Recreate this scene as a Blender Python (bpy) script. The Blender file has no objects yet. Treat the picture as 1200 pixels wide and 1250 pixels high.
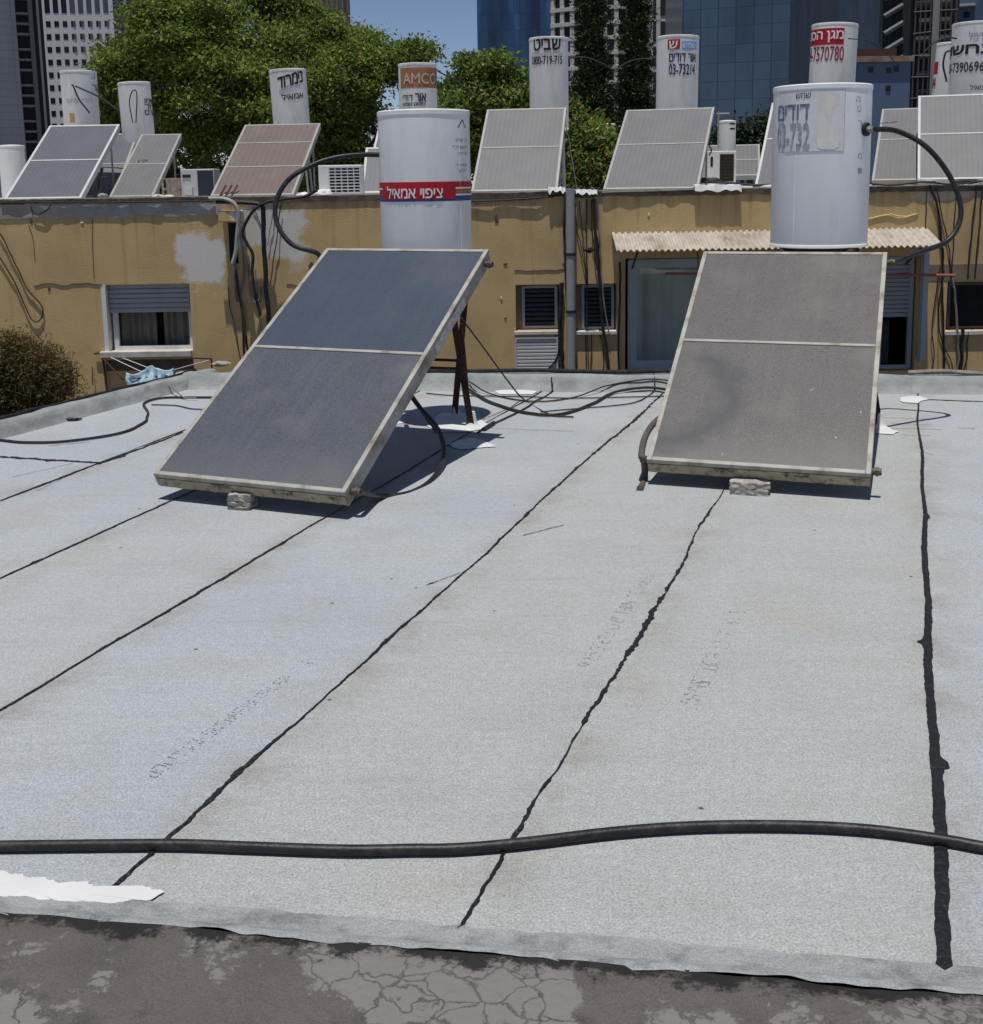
import bpy, bmesh, math, random
import numpy as np
from mathutils import Vector, Matrix, noise
random.seed(7); rng = np.random.default_rng(11)
S = bpy.context.scene; COL = S.collection
PI = math.pi; R_ = math.radians
# ------------------------------------------------------------------ camera
H = 1.7; CX, CY, F = 600., 456.6, 1439.; TH = .16332; RO = -.016326
fw = Vector((0, math.cos(TH), -math.sin(TH))); up = Vector((0, math.sin(TH), math.cos(TH))); rt = Vector((1, 0, 0))
R2 = rt*math.cos(RO)+up*math.sin(RO); U2 = -rt*math.sin(RO)+up*math.cos(RO)
EYE = Vector((0, 0, H))
def ray(x, y): return fw+R2*((x-CX)/F)-U2*((y-CY)/F)
def G(x, y, z=0.): r = ray(x, y); return EYE+r*((z-H)/r.z)      # point seen at that place at height z
def P(x, y, Y): r = ray(x, y); return EYE+r*(Y/r.y)             # ... at distance Y
cd = bpy.data.cameras.new('camera'); cam = bpy.data.objects.new('camera', cd); COL.objects.link(cam)
cam.matrix_world = Matrix((( R2.x, U2.x, -fw.x, 0), (R2.y, U2.y, -fw.y, 0), (R2.z, U2.z, -fw.z, H), (0, 0, 0, 1)))
cd.sensor_fit = 'VERTICAL'; cd.sensor_height = 24; cd.lens = F/1250*24
cd.shift_y = -(625-CY)/1250; cd.clip_start = .05; cd.clip_end = 3000
S.camera = cam
# ------------------------------------------------------------------ light
ELEV = R_(80.5); AZ_DIR = Vector((-.30, -.954, 0)).normalized()      # towards the sun
sdir = Vector((AZ_DIR.x*math.cos(ELEV), AZ_DIR.y*math.cos(ELEV), math.sin(ELEV)))
sl = bpy.data.lights.new('sun', 'SUN'); sl.energy = 3.4; sl.angle = R_(.5); sl.color = (1, .97, .92)
so = bpy.data.objects.new('sun', sl); COL.objects.link(so); so.rotation_euler = sdir.to_track_quat('Z', 'Y').to_euler()
W = bpy.data.worlds.new('World'); S.world = W; W.use_nodes = True
nt = W.node_tree; bg = nt.nodes['Background']; sk = nt.nodes.new('ShaderNodeTexSky'); sk.sky_type = 'NISHITA'
sk.sun_disc = False; sk.sun_elevation = ELEV; sk.sun_rotation = math.atan2(AZ_DIR.x, AZ_DIR.y)
sk.air_density = .72; sk.dust_density = .3; sk.ozone_density = 5; sk.altitude = 1200
tint = nt.nodes.new('ShaderNodeVectorMath'); tint.operation = 'MULTIPLY'; tint.inputs[1].default_value = (1.0, .85, .78); nt.links.new(sk.outputs[0], tint.inputs[0]); nt.links.new(tint.outputs[0], bg.inputs[0]); bg.inputs[1].default_value = .09
S.view_settings.view_transform = 'Standard'; S.view_settings.look = 'None'; S.view_settings.exposure = .16; S.view_settings.gamma = 1
# ------------------------------------------------------------------ materials
def mat(name, col, rough=.7, var=.12, scale=6., bump=0., bscale=60., metal=0., spec=.3, streak=0., dirt=None, dirt_amt=.5, dirt_scale=2., fine=0., coat=0., island=0.):
    m = bpy.data.materials.new(name); m.use_nodes = True; n = m.node_tree.nodes; l = m.node_tree.links
    b = n['Principled BSDF']; b.inputs['Roughness'].default_value = rough; b.inputs['Metallic'].default_value = metal
    b.inputs['Specular IOR Level'].default_value = spec
    if coat: b.inputs['Coat Weight'].default_value = coat; b.inputs['Coat Roughness'].default_value = .1
    tc = n.new('ShaderNodeTexCoord'); src = tc.outputs['Object']
    if streak:
        mp = n.new('ShaderNodeMapping'); l.new(src, mp.inputs[0]); mp.inputs['Scale'].default_value = (1, 1, streak); v = mp.outputs[0]
    else: v = src
    no = n.new('ShaderNodeTexNoise'); no.inputs['Scale'].default_value = scale; no.inputs['Detail'].default_value = 6; l.new(v, no.inputs[0])
    cr = n.new('ShaderNodeValToRGB'); e = cr.color_ramp.elements
    e[0].position = .3; e[1].position = .7
    e[0].color = tuple(max(0, c*(1-var)) for c in col)+(1,); e[1].color = tuple(min(1, c*(1+var)) for c in col)+(1,)
    l.new(no.outputs[0], cr.inputs[0]); out = cr.outputs[0]
    def mix(a, colr, fac):
        mx = n.new('ShaderNodeMix'); mx.data_type = 'RGBA'; l.new(fac, mx.inputs[0]); l.new(a, mx.inputs[6]); mx.inputs[7].default_value = tuple(colr)+(1,); return mx.outputs[2]
    if dirt:
        n2 = n.new('ShaderNodeTexNoise'); n2.inputs['Scale'].default_value = dirt_scale; n2.inputs['Detail'].default_value = 9; n2.inputs['Roughness'].default_value = .65; l.new(v, n2.inputs[0])
        mr = n.new('ShaderNodeMapRange'); mr.inputs[1].default_value = .5; mr.inputs[2].default_value = .68; mr.inputs[4].default_value = dirt_amt
        l.new(n2.outputs[0], mr.inputs[0]); out = mix(out, dirt, mr.outputs[0])
    if fine:
        n3 = n.new('ShaderNodeTexNoise'); n3.inputs['Scale'].default_value = 220; n3.inputs['Detail'].default_value = 2; l.new(src, n3.inputs[0])
        mr = n.new('ShaderNodeMapRange'); mr.inputs[1].default_value = .35; mr.inputs[2].default_value = .65; mr.inputs[3].default_value = 1-fine; mr.inputs[4].default_value = 1+fine
        l.new(n3.outputs[0], mr.inputs[0]); vm = n.new('ShaderNodeVectorMath'); vm.operation = 'SCALE'; l.new(out, vm.inputs[0]); l.new(mr.outputs[0], vm.inputs['Scale']); out = vm.outputs[0]
    if island:
        ge = n.new('ShaderNodeNewGeometry'); mr = n.new('ShaderNodeMapRange'); mr.inputs[3].default_value = 1-island; mr.inputs[4].default_value = 1+island
        l.new(ge.outputs['Random Per Island'], mr.inputs[0]); vm = n.new('ShaderNodeVectorMath'); vm.operation = 'SCALE'; l.new(out, vm.inputs[0]); l.new(mr.outputs[0], vm.inputs['Scale']); out = vm.outputs[0]
    l.new(out, b.inputs['Base Color'])
    if bump:
        nb = n.new('ShaderNodeTexNoise'); nb.inputs['Scale'].default_value = bscale; nb.inputs['Detail'].default_value = 5; l.new(src, nb.inputs[0])
        bp = n.new('ShaderNodeBump'); bp.inputs['Strength'].default_value = bump; bp.inputs['Distance'].default_value = .02; l.new(nb.outputs[0], bp.inputs['Height']); l.new(bp.outputs[0], b.inputs['Normal'])
    m['out'] = 1
    return m
def N(m, t): return m.node_tree.nodes.new(t)
def LK(m, a, b): m.node_tree.links.new(a, b)

TANKW = mat('white_enamel', (.86, .85, .83), .35, .04, 3, spec=.5, dirt=(.62, .59, .53), dirt_amt=.45, dirt_scale=5, streak=.25, bump=.10, bscale=5)
TANKB = mat('aged_white_enamel', (.80, .79, .76), .5, .06, 3, dirt=(.48, .42, .34), dirt_amt=.5, dirt_scale=5, streak=.2, bump=.12, bscale=6)
TANKR = mat('bluish_white_enamel', (.92, .92, .90), .35, .05, 3, spec=.5, dirt=(.70, .68, .63), dirt_amt=.4, dirt_scale=5, streak=.25, bump=.10, bscale=5)
ALU = mat('dusty_aluminium', (.36, .345, .31), .6, .15, 8, metal=.15, dirt=(.17, .13, .09), dirt_amt=.85, dirt_scale=6, bump=.1)
ALUW = mat('white_painted_aluminium', (.55, .55, .54), .45, .05, 8, dirt=(.45, .42, .38), dirt_amt=.4, dirt_scale=4)
ALUM = mat('weathered_aluminium', (.34, .335, .32), .5, .10, 8, metal=.2, dirt=(.25, .21, .17), dirt_amt=.6, dirt_scale=4)
BEIGE_EDGE = mat('dirty_cream_edge', (.36, .31, .22), .8, .2, 10, bump=.3, dirt=(.03, .025, .02), dirt_amt=1, dirt_scale=13)
BLACK = mat('black_rubber', (.018, .018, .02), .45, .3, 8, dirt=(.08, .075, .07), dirt_amt=.5, dirt_scale=25, bump=.1)
WIRE = mat('dark_cable', (.03, .028, .027), .6, .3, 8)
WIREG = mat('grey_cable', (.22, .21, .20), .6, .2, 8)
RUST = mat('rusted_steel', (.045, .022, .016), .8, .4, 12, bump=.4, dirt=(.13, .045, .025), dirt_amt=.7, dirt_scale=8)
CONC = mat('grey_concrete', (.33, .32, .30), .9, .15, 3, bump=.4, dirt=(.14, .13, .11), dirt_amt=.6, dirt_scale=3)
WHITEP = mat('white_paint', (.64, .64, .63), .6, .04, 5)
FRAMEW = mat('white_window_frame', (.78, .77, .74), .5, .05, 5, dirt=(.40, .38, .35), dirt_amt=.4)
FRAMEB = mat('pale_blue_frame', (.42, .46, .50), .5, .06, 5)
GLASSD = mat('dark_window_glass', (.012, .014, .017), .08, .2, 3, spec=.5)
CURT = mat('grey_curtain', (.11, .115, .11), .9, .2, 2, streak=.1)
SHUT = mat('grey_roller_shutter', (.42, .43, .43), .6, .05, 5)
LETK = mat('black_lettering', (.02, .02, .022), .6, .2, 8)
LETB = mat('blue_lettering', (.16, .20, .32), .6, .3, 30)
LETBK = mat('navy_lettering', (.03, .035, .10), .6, .2, 8)
LETW = mat('white_lettering', (.8, .8, .78), .6, .05, 8)
LETG = mat('faded_grey_lettering', (.36, .38, .42), .7, .3, 30)
LETR = mat('dark_red_lettering', (.28, .02, .05), .6, .2, 8)
RED = mat('red_label', (.42, .012, .022), .5, .1, 8)
BLUE = mat('blue_label', (.04, .07, .24), .5, .1, 8)
LBLUE = mat('light_blue_label', (.22, .40, .75), .5, .1, 8)
BROWN = mat('orange_brown_label', (.36, .15, .07), .5, .15, 8, dirt=(.5, .3, .2), dirt_amt=.5, dirt_scale=14)
PEEL = mat('peeled_label_paper', (.74, .745, .74), .8, .06, 10, dirt=(.62, .60, .56), dirt_amt=.5, dirt_scale=6)
REDPOLE = mat('red_pole_paint', (.34, .12, .10), .5, .1, 8)
TARP = mat('grey_tarred_foot', (.62, .63, .64), .8, .1, 12, bump=.5)

def wall_mat():
    m = mat('tan_render', (.61, .435, .205), .9, .10, 1.3, bump=.22, bscale=60, dirt=(.44, .31, .17), dirt_amt=.6, dirt_scale=1.4, fine=.05)
    n = m.node_tree; b = n.nodes['Principled BSDF']; src = b.inputs['Base Color'].links[0].from_socket
    # drip stains running down from the roof edge
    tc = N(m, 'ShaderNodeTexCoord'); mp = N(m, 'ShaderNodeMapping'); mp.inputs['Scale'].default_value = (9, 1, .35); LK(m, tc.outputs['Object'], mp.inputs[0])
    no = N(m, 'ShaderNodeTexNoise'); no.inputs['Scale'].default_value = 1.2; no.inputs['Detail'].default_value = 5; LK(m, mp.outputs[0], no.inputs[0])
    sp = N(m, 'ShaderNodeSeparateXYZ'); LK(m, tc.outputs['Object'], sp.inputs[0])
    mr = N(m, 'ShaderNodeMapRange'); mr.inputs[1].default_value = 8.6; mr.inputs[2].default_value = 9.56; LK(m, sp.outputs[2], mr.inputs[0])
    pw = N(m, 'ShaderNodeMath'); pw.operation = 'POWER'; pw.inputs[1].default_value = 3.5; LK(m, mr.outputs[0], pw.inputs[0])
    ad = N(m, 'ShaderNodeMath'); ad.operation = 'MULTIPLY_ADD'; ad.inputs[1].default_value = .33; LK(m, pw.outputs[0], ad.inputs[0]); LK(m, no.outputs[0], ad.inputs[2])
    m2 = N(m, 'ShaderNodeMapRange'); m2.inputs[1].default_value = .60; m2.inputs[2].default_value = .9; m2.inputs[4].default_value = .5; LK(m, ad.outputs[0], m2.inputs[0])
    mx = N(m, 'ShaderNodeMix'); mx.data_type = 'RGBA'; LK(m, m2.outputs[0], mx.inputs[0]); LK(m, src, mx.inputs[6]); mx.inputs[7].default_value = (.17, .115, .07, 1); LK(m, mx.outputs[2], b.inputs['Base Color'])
    src = mx.outputs[2]
    n7 = N(m, 'ShaderNodeTexNoise'); n7.inputs['Scale'].default_value = 2.4; n7.inputs['Detail'].default_value = 9; n7.inputs['Roughness'].default_value = .65; LK(m, tc.outputs['Object'], n7.inputs[0])
    for bx, amt in (((221, 284, 274, 357), .9), ((318, 258, 368, 318), .75), ((290, 248, 345, 300), .7), ((355, 300, 378, 330), .25), ((1122, 226, 1200, 245), .35)):
        a, c = P(bx[0], bx[3], 14.5), P(bx[2], bx[1], 14.5); cx, cz, hx, hz = (a.x+c.x)/2, (a.z+c.z)/2+8, (c.x-a.x)/2, (c.z-a.z)/2
        def axis(o, c0, h):
            u = N(m, 'ShaderNodeMath'); u.operation = 'SUBTRACT'; u.inputs[1].default_value = c0; LK(m, o, u.inputs[0]); v = N(m, 'ShaderNodeMath'); v.operation = 'DIVIDE'; v.inputs[1].default_value = h; LK(m, u.outputs[0], v.inputs[0]); w_ = N(m, 'ShaderNodeMath'); w_.operation = 'ABSOLUTE'; LK(m, v.outputs[0], w_.inputs[0]); return w_.outputs[0]
        mxx = N(m, 'ShaderNodeMath'); mxx.operation = 'MAXIMUM'; LK(m, axis(sp.outputs[0], cx, hx), mxx.inputs[0]); LK(m, axis(sp.outputs[2], cz, hz), mxx.inputs[1])
        ad = N(m, 'ShaderNodeMath'); ad.operation = 'MULTIPLY_ADD'; ad.inputs[1].default_value = 2.2; LK(m, n7.outputs[0], ad.inputs[0]); LK(m, mxx.outputs[0], ad.inputs[2])
        mr = N(m, 'ShaderNodeMapRange'); mr.inputs[1].default_value = 2.16; mr.inputs[2].default_value = 1.92; mr.inputs[3].default_value = 0; mr.inputs[4].default_value = amt; LK(m, ad.outputs[0], mr.inputs[0])
        q = N(m, 'ShaderNodeMix'); q.data_type = 'RGBA'; LK(m, mr.outputs[0], q.inputs[0]); LK(m, src, q.inputs[6]); q.inputs[7].default_value = (.74, .72, .69, 1); src = q.outputs[2]
    LK(m, src, b.inputs['Base Color'])
    return m
WALL = wall_mat()
PLASTER = mat('grey_plaster', (.60, .58, .56), .95, .12, 7, bump=.2, bscale=30, dirt=(.50, .36, .19), dirt_amt=.8, dirt_scale=4)
COPING = mat('grey_painted_coping', (.40, .38, .35), .9, .2, 4, dirt=(.36, .25, .14), dirt_amt=.7, dirt_scale=3, bump=.3)
AWN = mat('dusty_beige_corrugated_sheet', (.46, .41, .345), .9, .18, 12, dirt=(.22, .16, .11), dirt_amt=.85, dirt_scale=3)

def pane(name, col, dust, rough=.3, lines=0, stain=False, dust_amt=.6, ribs=False):
    m = mat(name, col, rough, .12, 2.5, spec=.5, dirt=dust, dirt_amt=dust_amt, dirt_scale=1.6)
    b = m.node_tree.nodes['Principled BSDF']; src = b.inputs['Base Color'].links[0].from_socket
    tc = N(m, 'ShaderNodeTexCoord')
    def mul(fac_out, c, a):
        mx = N(m, 'ShaderNodeMix'); mx.data_type = 'RGBA'; LK(m, fac_out, mx.inputs[0]); LK(m, a, mx.inputs[6]); mx.inputs[7].default_value = tuple(c)+(1,); return mx.outputs[2]
    no = N(m, 'ShaderNodeTexNoise'); no.inputs['Scale'].default_value = 130; no.inputs['Detail'].default_value = 3; no.inputs['Roughness'].default_value = .8; LK(m, tc.outputs['Object'], no.inputs[0])   # speckle of dust
    mr = N(m, 'ShaderNodeMapRange'); mr.inputs[1].default_value = .42; mr.inputs[2].default_value = .66; mr.inputs[4].default_value = 1.0; LK(m, no.outputs[0], mr.inputs[0])
    src = mul(mr.outputs[0], dust, src)
    if lines:
        wv = N(m, 'ShaderNodeTexWave'); wv.inputs['Scale'].default_value = lines; wv.inputs['Distortion'].default_value = .3; LK(m, tc.outputs['Object'], wv.inputs[0])
        mr = N(m, 'ShaderNodeMapRange'); mr.inputs[1].default_value = .75; mr.inputs[4].default_value = .30; LK(m, wv.outputs[1], mr.inputs[0]); src = mul(mr.outputs[0], [c*.55 for c in col], src)
    if ribs:
        wv = N(m, 'ShaderNodeTexWave'); wv.inputs['Scale'].default_value = 2.6; wv.inputs['Distortion'].default_value = .15; LK(m, tc.outputs['Object'], wv.inputs[0])
        mr = N(m, 'ShaderNodeMapRange'); mr.inputs[1].default_value = .55; mr.inputs[4].default_value = .05; LK(m, wv.outputs[1], mr.inputs[0]); src = mul(mr.outputs[0], [c*.45 for c in col], src)
        mp = N(m, 'ShaderNodeMapping'); mp.inputs['Scale'].default_value = (9, .8, 1); LK(m, tc.outputs['Object'], mp.inputs[0]); ns = N(m, 'ShaderNodeTexNoise'); ns.inputs['Scale'].default_value = 2; ns.inputs['Detail'].default_value = 8; LK(m, mp.outputs[0], ns.inputs[0])
        mr = N(m, 'ShaderNodeMapRange'); mr.inputs[1].default_value = .5; mr.inputs[2].default_value = .8; mr.inputs[4].default_value = .3; LK(m, ns.outputs[0], mr.inputs[0]); src = mul(mr.outputs[0], dust, src)
        sp = N(m, 'ShaderNodeSeparateXYZ'); LK(m, tc.outputs['Object'], sp.inputs[0]); mr = N(m, 'ShaderNodeMapRange'); mr.inputs[1].default_value = .34; mr.inputs[2].default_value = .02; mr.inputs[4].default_value = .55; LK(m, sp.outputs[1], mr.inputs[0]); src = mul(mr.outputs[0], dust, src)
        nb = N(m, 'ShaderNodeTexNoise'); nb.inputs['Scale'].default_value = 120; LK(m, tc.outputs['Object'], nb.inputs[0]); bp = N(m, 'ShaderNodeBump'); bp.inputs['Strength'].default_value = .12; bp.inputs['Distance'].default_value = .003; LK(m, nb.outputs[0], bp.inputs['Height']); LK(m, bp.outputs[0], b.inputs['Normal'])
    if stain:
        vd = N(m, 'ShaderNodeVectorMath'); vd.operation = 'DISTANCE'; vd.inputs[1].default_value = (.08, .68, 0)
        nn = N(m, 'ShaderNodeTexNoise'); nn.inputs['Scale'].default_value = 7; nn.inputs['Detail'].default_value = 4; LK(m, tc.outputs['Object'], nn.inputs[0])
        va = N(m, 'ShaderNodeVectorMath'); va.operation = 'MULTIPLY_ADD'; va.inputs[1].default_value = (.22, .22, 0); LK(m, nn.outputs[1], va.inputs[0]); LK(m, tc.outputs['Object'], va.inputs[2]); LK(m, va.outputs[0], vd.inputs[0])
        sb = N(m, 'ShaderNodeMath'); sb.operation = 'SUBTRACT'; sb.inputs[1].default_value = .42; LK(m, vd.outputs['Value'], sb.inputs[0])
        ab = N(m, 'ShaderNodeMath'); ab.operation = 'ABSOLUTE'; LK(m, sb.outputs[0], ab.inputs[0])
        sp = N(m, 'ShaderNodeSeparateXYZ'); LK(m, tc.outputs['Object'], sp.inputs[0])
        mr = N(m, 'ShaderNodeMapRange'); mr.inputs[1].default_value = .02; mr.inputs[2].default_value = .15; mr.inputs[3].default_value = .75; mr.inputs[4].default_value = 0; LK(m, ab.outputs[0], mr.inputs[0])
        gt = N(m, 'ShaderNodeMapRange'); gt.inputs[1].default_value = 1.0; gt.inputs[2].default_value = .9; LK(m, sp.outputs[1], gt.inputs[0])
        mm = N(m, 'ShaderNodeMath'); mm.operation = 'MULTIPLY'; LK(m, mr.outputs[0], mm.inputs[0]); LK(m, gt.outputs[0], mm.inputs[1])
        src = mul(mm.outputs[0], (.036, .037, .047), src)
        vo = N(m, 'ShaderNodeTexVoronoi'); vo.inputs['Scale'].default_value = 9; LK(m, va.outputs[0], vo.inputs[0])    # bird droppings
        mr = N(m, 'ShaderNodeMapRange'); mr.inputs[1].default_value = .10; mr.inputs[2].default_value = .05; mr.inputs[4].default_value = .8; LK(m, vo.outputs[0], mr.inputs[0])
        rr = N(m, 'ShaderNodeSeparateColor'); LK(m, vo.outputs[1], rr.inputs[0]); g2 = N(m, 'ShaderNodeMath'); g2.operation = 'GREATER_THAN'; g2.inputs[1].default_value = .55; LK(m, rr.outputs[0], g2.inputs[0])
        m3 = N(m, 'ShaderNodeMath'); m3.operation = 'MULTIPLY'; LK(m, mr.outputs[0], m3.inputs[0]); LK(m, g2.outputs[0], m3.inputs[1])
        src = mul(m3.outputs[0], (.4, .39, .37), src)
    LK(m, src, b.inputs['Base Color'])
    return m
GL_BLUE = pane('bluish_dusty_collector_glass', (.042, .060, .088), (.080, .092, .115), .35, ribs=True)
GL_GREY = pane('grey_dusty_collector_glass', (.050, .060, .080), (.125, .128, .132), .4, ribs=True, dust_amt=.8)
GL_BRN = pane('brown_dusty_collector_glass', (.062, .057, .057), (.150, .138, .130), .5, ribs=True)
GL_BRNS = pane('stained_dusty_collector_glass', (.062, .057, .057), (.150, .138, .130), .5, stain=True, ribs=True)
GL_FAR = pane('pale_dusty_collector_glass', (.122, .120, .124), (.172, .168, .163), .5, lines=5)
GL_FARD = pane('slate_dusty_collector_glass', (.088, .093, .112), (.135, .135, .145), .45, lines=5)
GL_FARR = pane('reddish_dusty_collector_glass', (.115, .078, .062), (.175, .145, .13), .6, lines=4)

def roof_mat():
    m = bpy.data.materials.new('mineral_bitumen_sheet'); m.use_nodes = True; n = m.node_tree; b = n.nodes['Principled BSDF']; b.inputs['Roughness'].default_value = .9; b.inputs['Specular IOR Level'].default_value = .2
    ge = N(m, 'ShaderNodeTexCoord'); P0 = ge.outputs['Object']
    def nz(scale, det=5, sc3=None, rough=.5):
        s = P0
        if sc3: mp = N(m, 'ShaderNodeMapping'); mp.inputs['Rotation'].default_value = (0, 0, PSI); mp.inputs['Scale'].default_value = sc3; LK(m, s, mp.inputs[0]); s = mp.outputs[0]
        t = N(m, 'ShaderNodeTexNoise'); t.inputs['Scale'].default_value = scale; t.inputs['Detail'].default_value = det; t.inputs['Roughness'].default_value = rough; LK(m, s, t.inputs[0]); return t.outputs[0]
    def rng_(a, lo, hi, o0, o1):
        r = N(m, 'ShaderNodeMapRange'); r.inputs[1].default_value = lo; r.inputs[2].default_value = hi; r.inputs[3].default_value = o0; r.inputs[4].default_value = o1; LK(m, a, r.inputs[0]); return r.outputs[0]
    def mix(f, a, c):
        mx = N(m, 'ShaderNodeMix'); mx.data_type = 'RGBA'; LK(m, f, mx.inputs[0]); LK(m, a, mx.inputs[6]) if not isinstance(a, tuple) else setattr(mx.inputs[6], 'default_value', a)
        if isinstance(c, tuple): mx.inputs[7].default_value = c
        else: LK(m, c, mx.inputs[7])
        return mx.outputs[2]
    at = N(m, 'ShaderNodeAttribute'); at.attribute_name = 'tone'          # one tone per laid strip
    base = mix(rng_(nz(.7, 4), .35, .65, 0, 1), (.352, .382, .412, 1), (.396, .418, .432, 1))
    base = mix(at.outputs['Fac'], base, (.384, .398, .390, 1))
    base = mix(rng_(nz(2.2, 8, rough=.7), .50, .72, 0, .55), base, (.325, .325, .315, 1))        # grime
    base = mix(rng_(nz(1.5, 6, (1, 1, 1)), .56, .72, 0, .45), base, (.375, .340, .290, 1))          # brown dust
    base = mix(rng_(nz(6, 5, (.25, 3, 1)), .60, .74, 0, .22), base, (.25, .26, .27, 1))         # creases across
    dp = N(m, 'ShaderNodeVectorMath'); dp.operation = 'DOT_PRODUCT'; dp.inputs[1].default_value = (math.cos(PSI), -math.sin(PSI), 0); LK(m, P0, dp.inputs[0]); prev = None      # grime gathered along the laps
    for o_ in (-4.6947, -3.7043, -2.7430, -1.7722, -.8842, .1440, 1.15):
        u_ = N(m, 'ShaderNodeMath'); u_.operation = 'SUBTRACT'; u_.inputs[1].default_value = o_+.02; LK(m, dp.outputs['Value'], u_.inputs[0]); v_ = N(m, 'ShaderNodeMath'); v_.operation = 'ABSOLUTE'; LK(m, u_.outputs[0], v_.inputs[0])
        if prev is None: prev = v_.outputs[0]
        else: w_ = N(m, 'ShaderNodeMath'); w_.operation = 'MINIMUM'; LK(m, prev, w_.inputs[0]); LK(m, v_.outputs[0], w_.inputs[1]); prev = w_.outputs[0]
    q_ = N(m, 'ShaderNodeMath'); q_.operation = 'MULTIPLY'; LK(m, rng_(prev, .0, .16, 1, 0), q_.inputs[0]); LK(m, rng_(nz(3.5, 8, rough=.7), .42, .66, 0, .75), q_.inputs[1])
    base = mix(q_.outputs[0], base, (.27, .245, .22, 1))
    vm = N(m, 'ShaderNodeVectorMath'); vm.operation = 'SCALE'; LK(m, base, vm.inputs[0]); g = nz(150, 3, rough=.75); g8 = N(m, 'ShaderNodeMath'); g8.operation = 'MULTIPLY'; LK(m, rng_(g, .32, .68, .66, 1.36), g8.inputs[0]); LK(m, rng_(nz(38, 3, rough=.7), .3, .7, .90, 1.10), g8.inputs[1]); LK(m, g8.outputs[0], vm.inputs['Scale'])
    vo = N(m, 'ShaderNodeTexVoronoi'); vo.inputs['Scale'].default_value = 9; LK(m, P0, vo.inputs[0]); sc = N(m, 'ShaderNodeSeparateColor'); LK(m, vo.outputs[1], sc.inputs[0])
    g2 = rng_(sc.outputs[0], .955, .965, 0, 1); d2 = rng_(vo.outputs[0], .05, .09, .85, 0); mm = N(m, 'ShaderNodeMath'); mm.operation = 'MULTIPLY'; LK(m, g2, mm.inputs[0]); LK(m, d2, mm.inputs[1])
    col = mix(mm.outputs[0], vm.outputs[0], (.05, .05, .055, 1))
    LK(m, col, b.inputs['Base Color'])
    bp = N(m, 'ShaderNodeBump'); bp.inputs['Strength'].default_value = .8; bp.inputs['Distance'].default_value = .005; LK(m, g, bp.inputs['Height'])
    b2 = N(m, 'ShaderNodeBump'); b2.inputs['Strength'].default_value = .6; b2.inputs['Distance'].default_value = .04; LK(m, nz(3.5, 4, (.5, 1.6, 1)), b2.inputs['Height']); LK(m, bp.outputs[0], b2.inputs['Normal'])
    LK(m, b2.outputs[0], b.inputs['Normal'])
    return m
PSI = .33723
ROOFM = roof_mat()
KERBM = mat('membrane_on_kerb', (.27, .285, .28), .85, .18, 5, bump=.6, bscale=14, dirt=(.10, .11, .11), dirt_amt=.5, dirt_scale=3, fine=.12)
TAR = mat('black_bitumen', (.012, .012, .014), .5, .3, 20, bump=.6, bscale=40, spec=.4)
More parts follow.
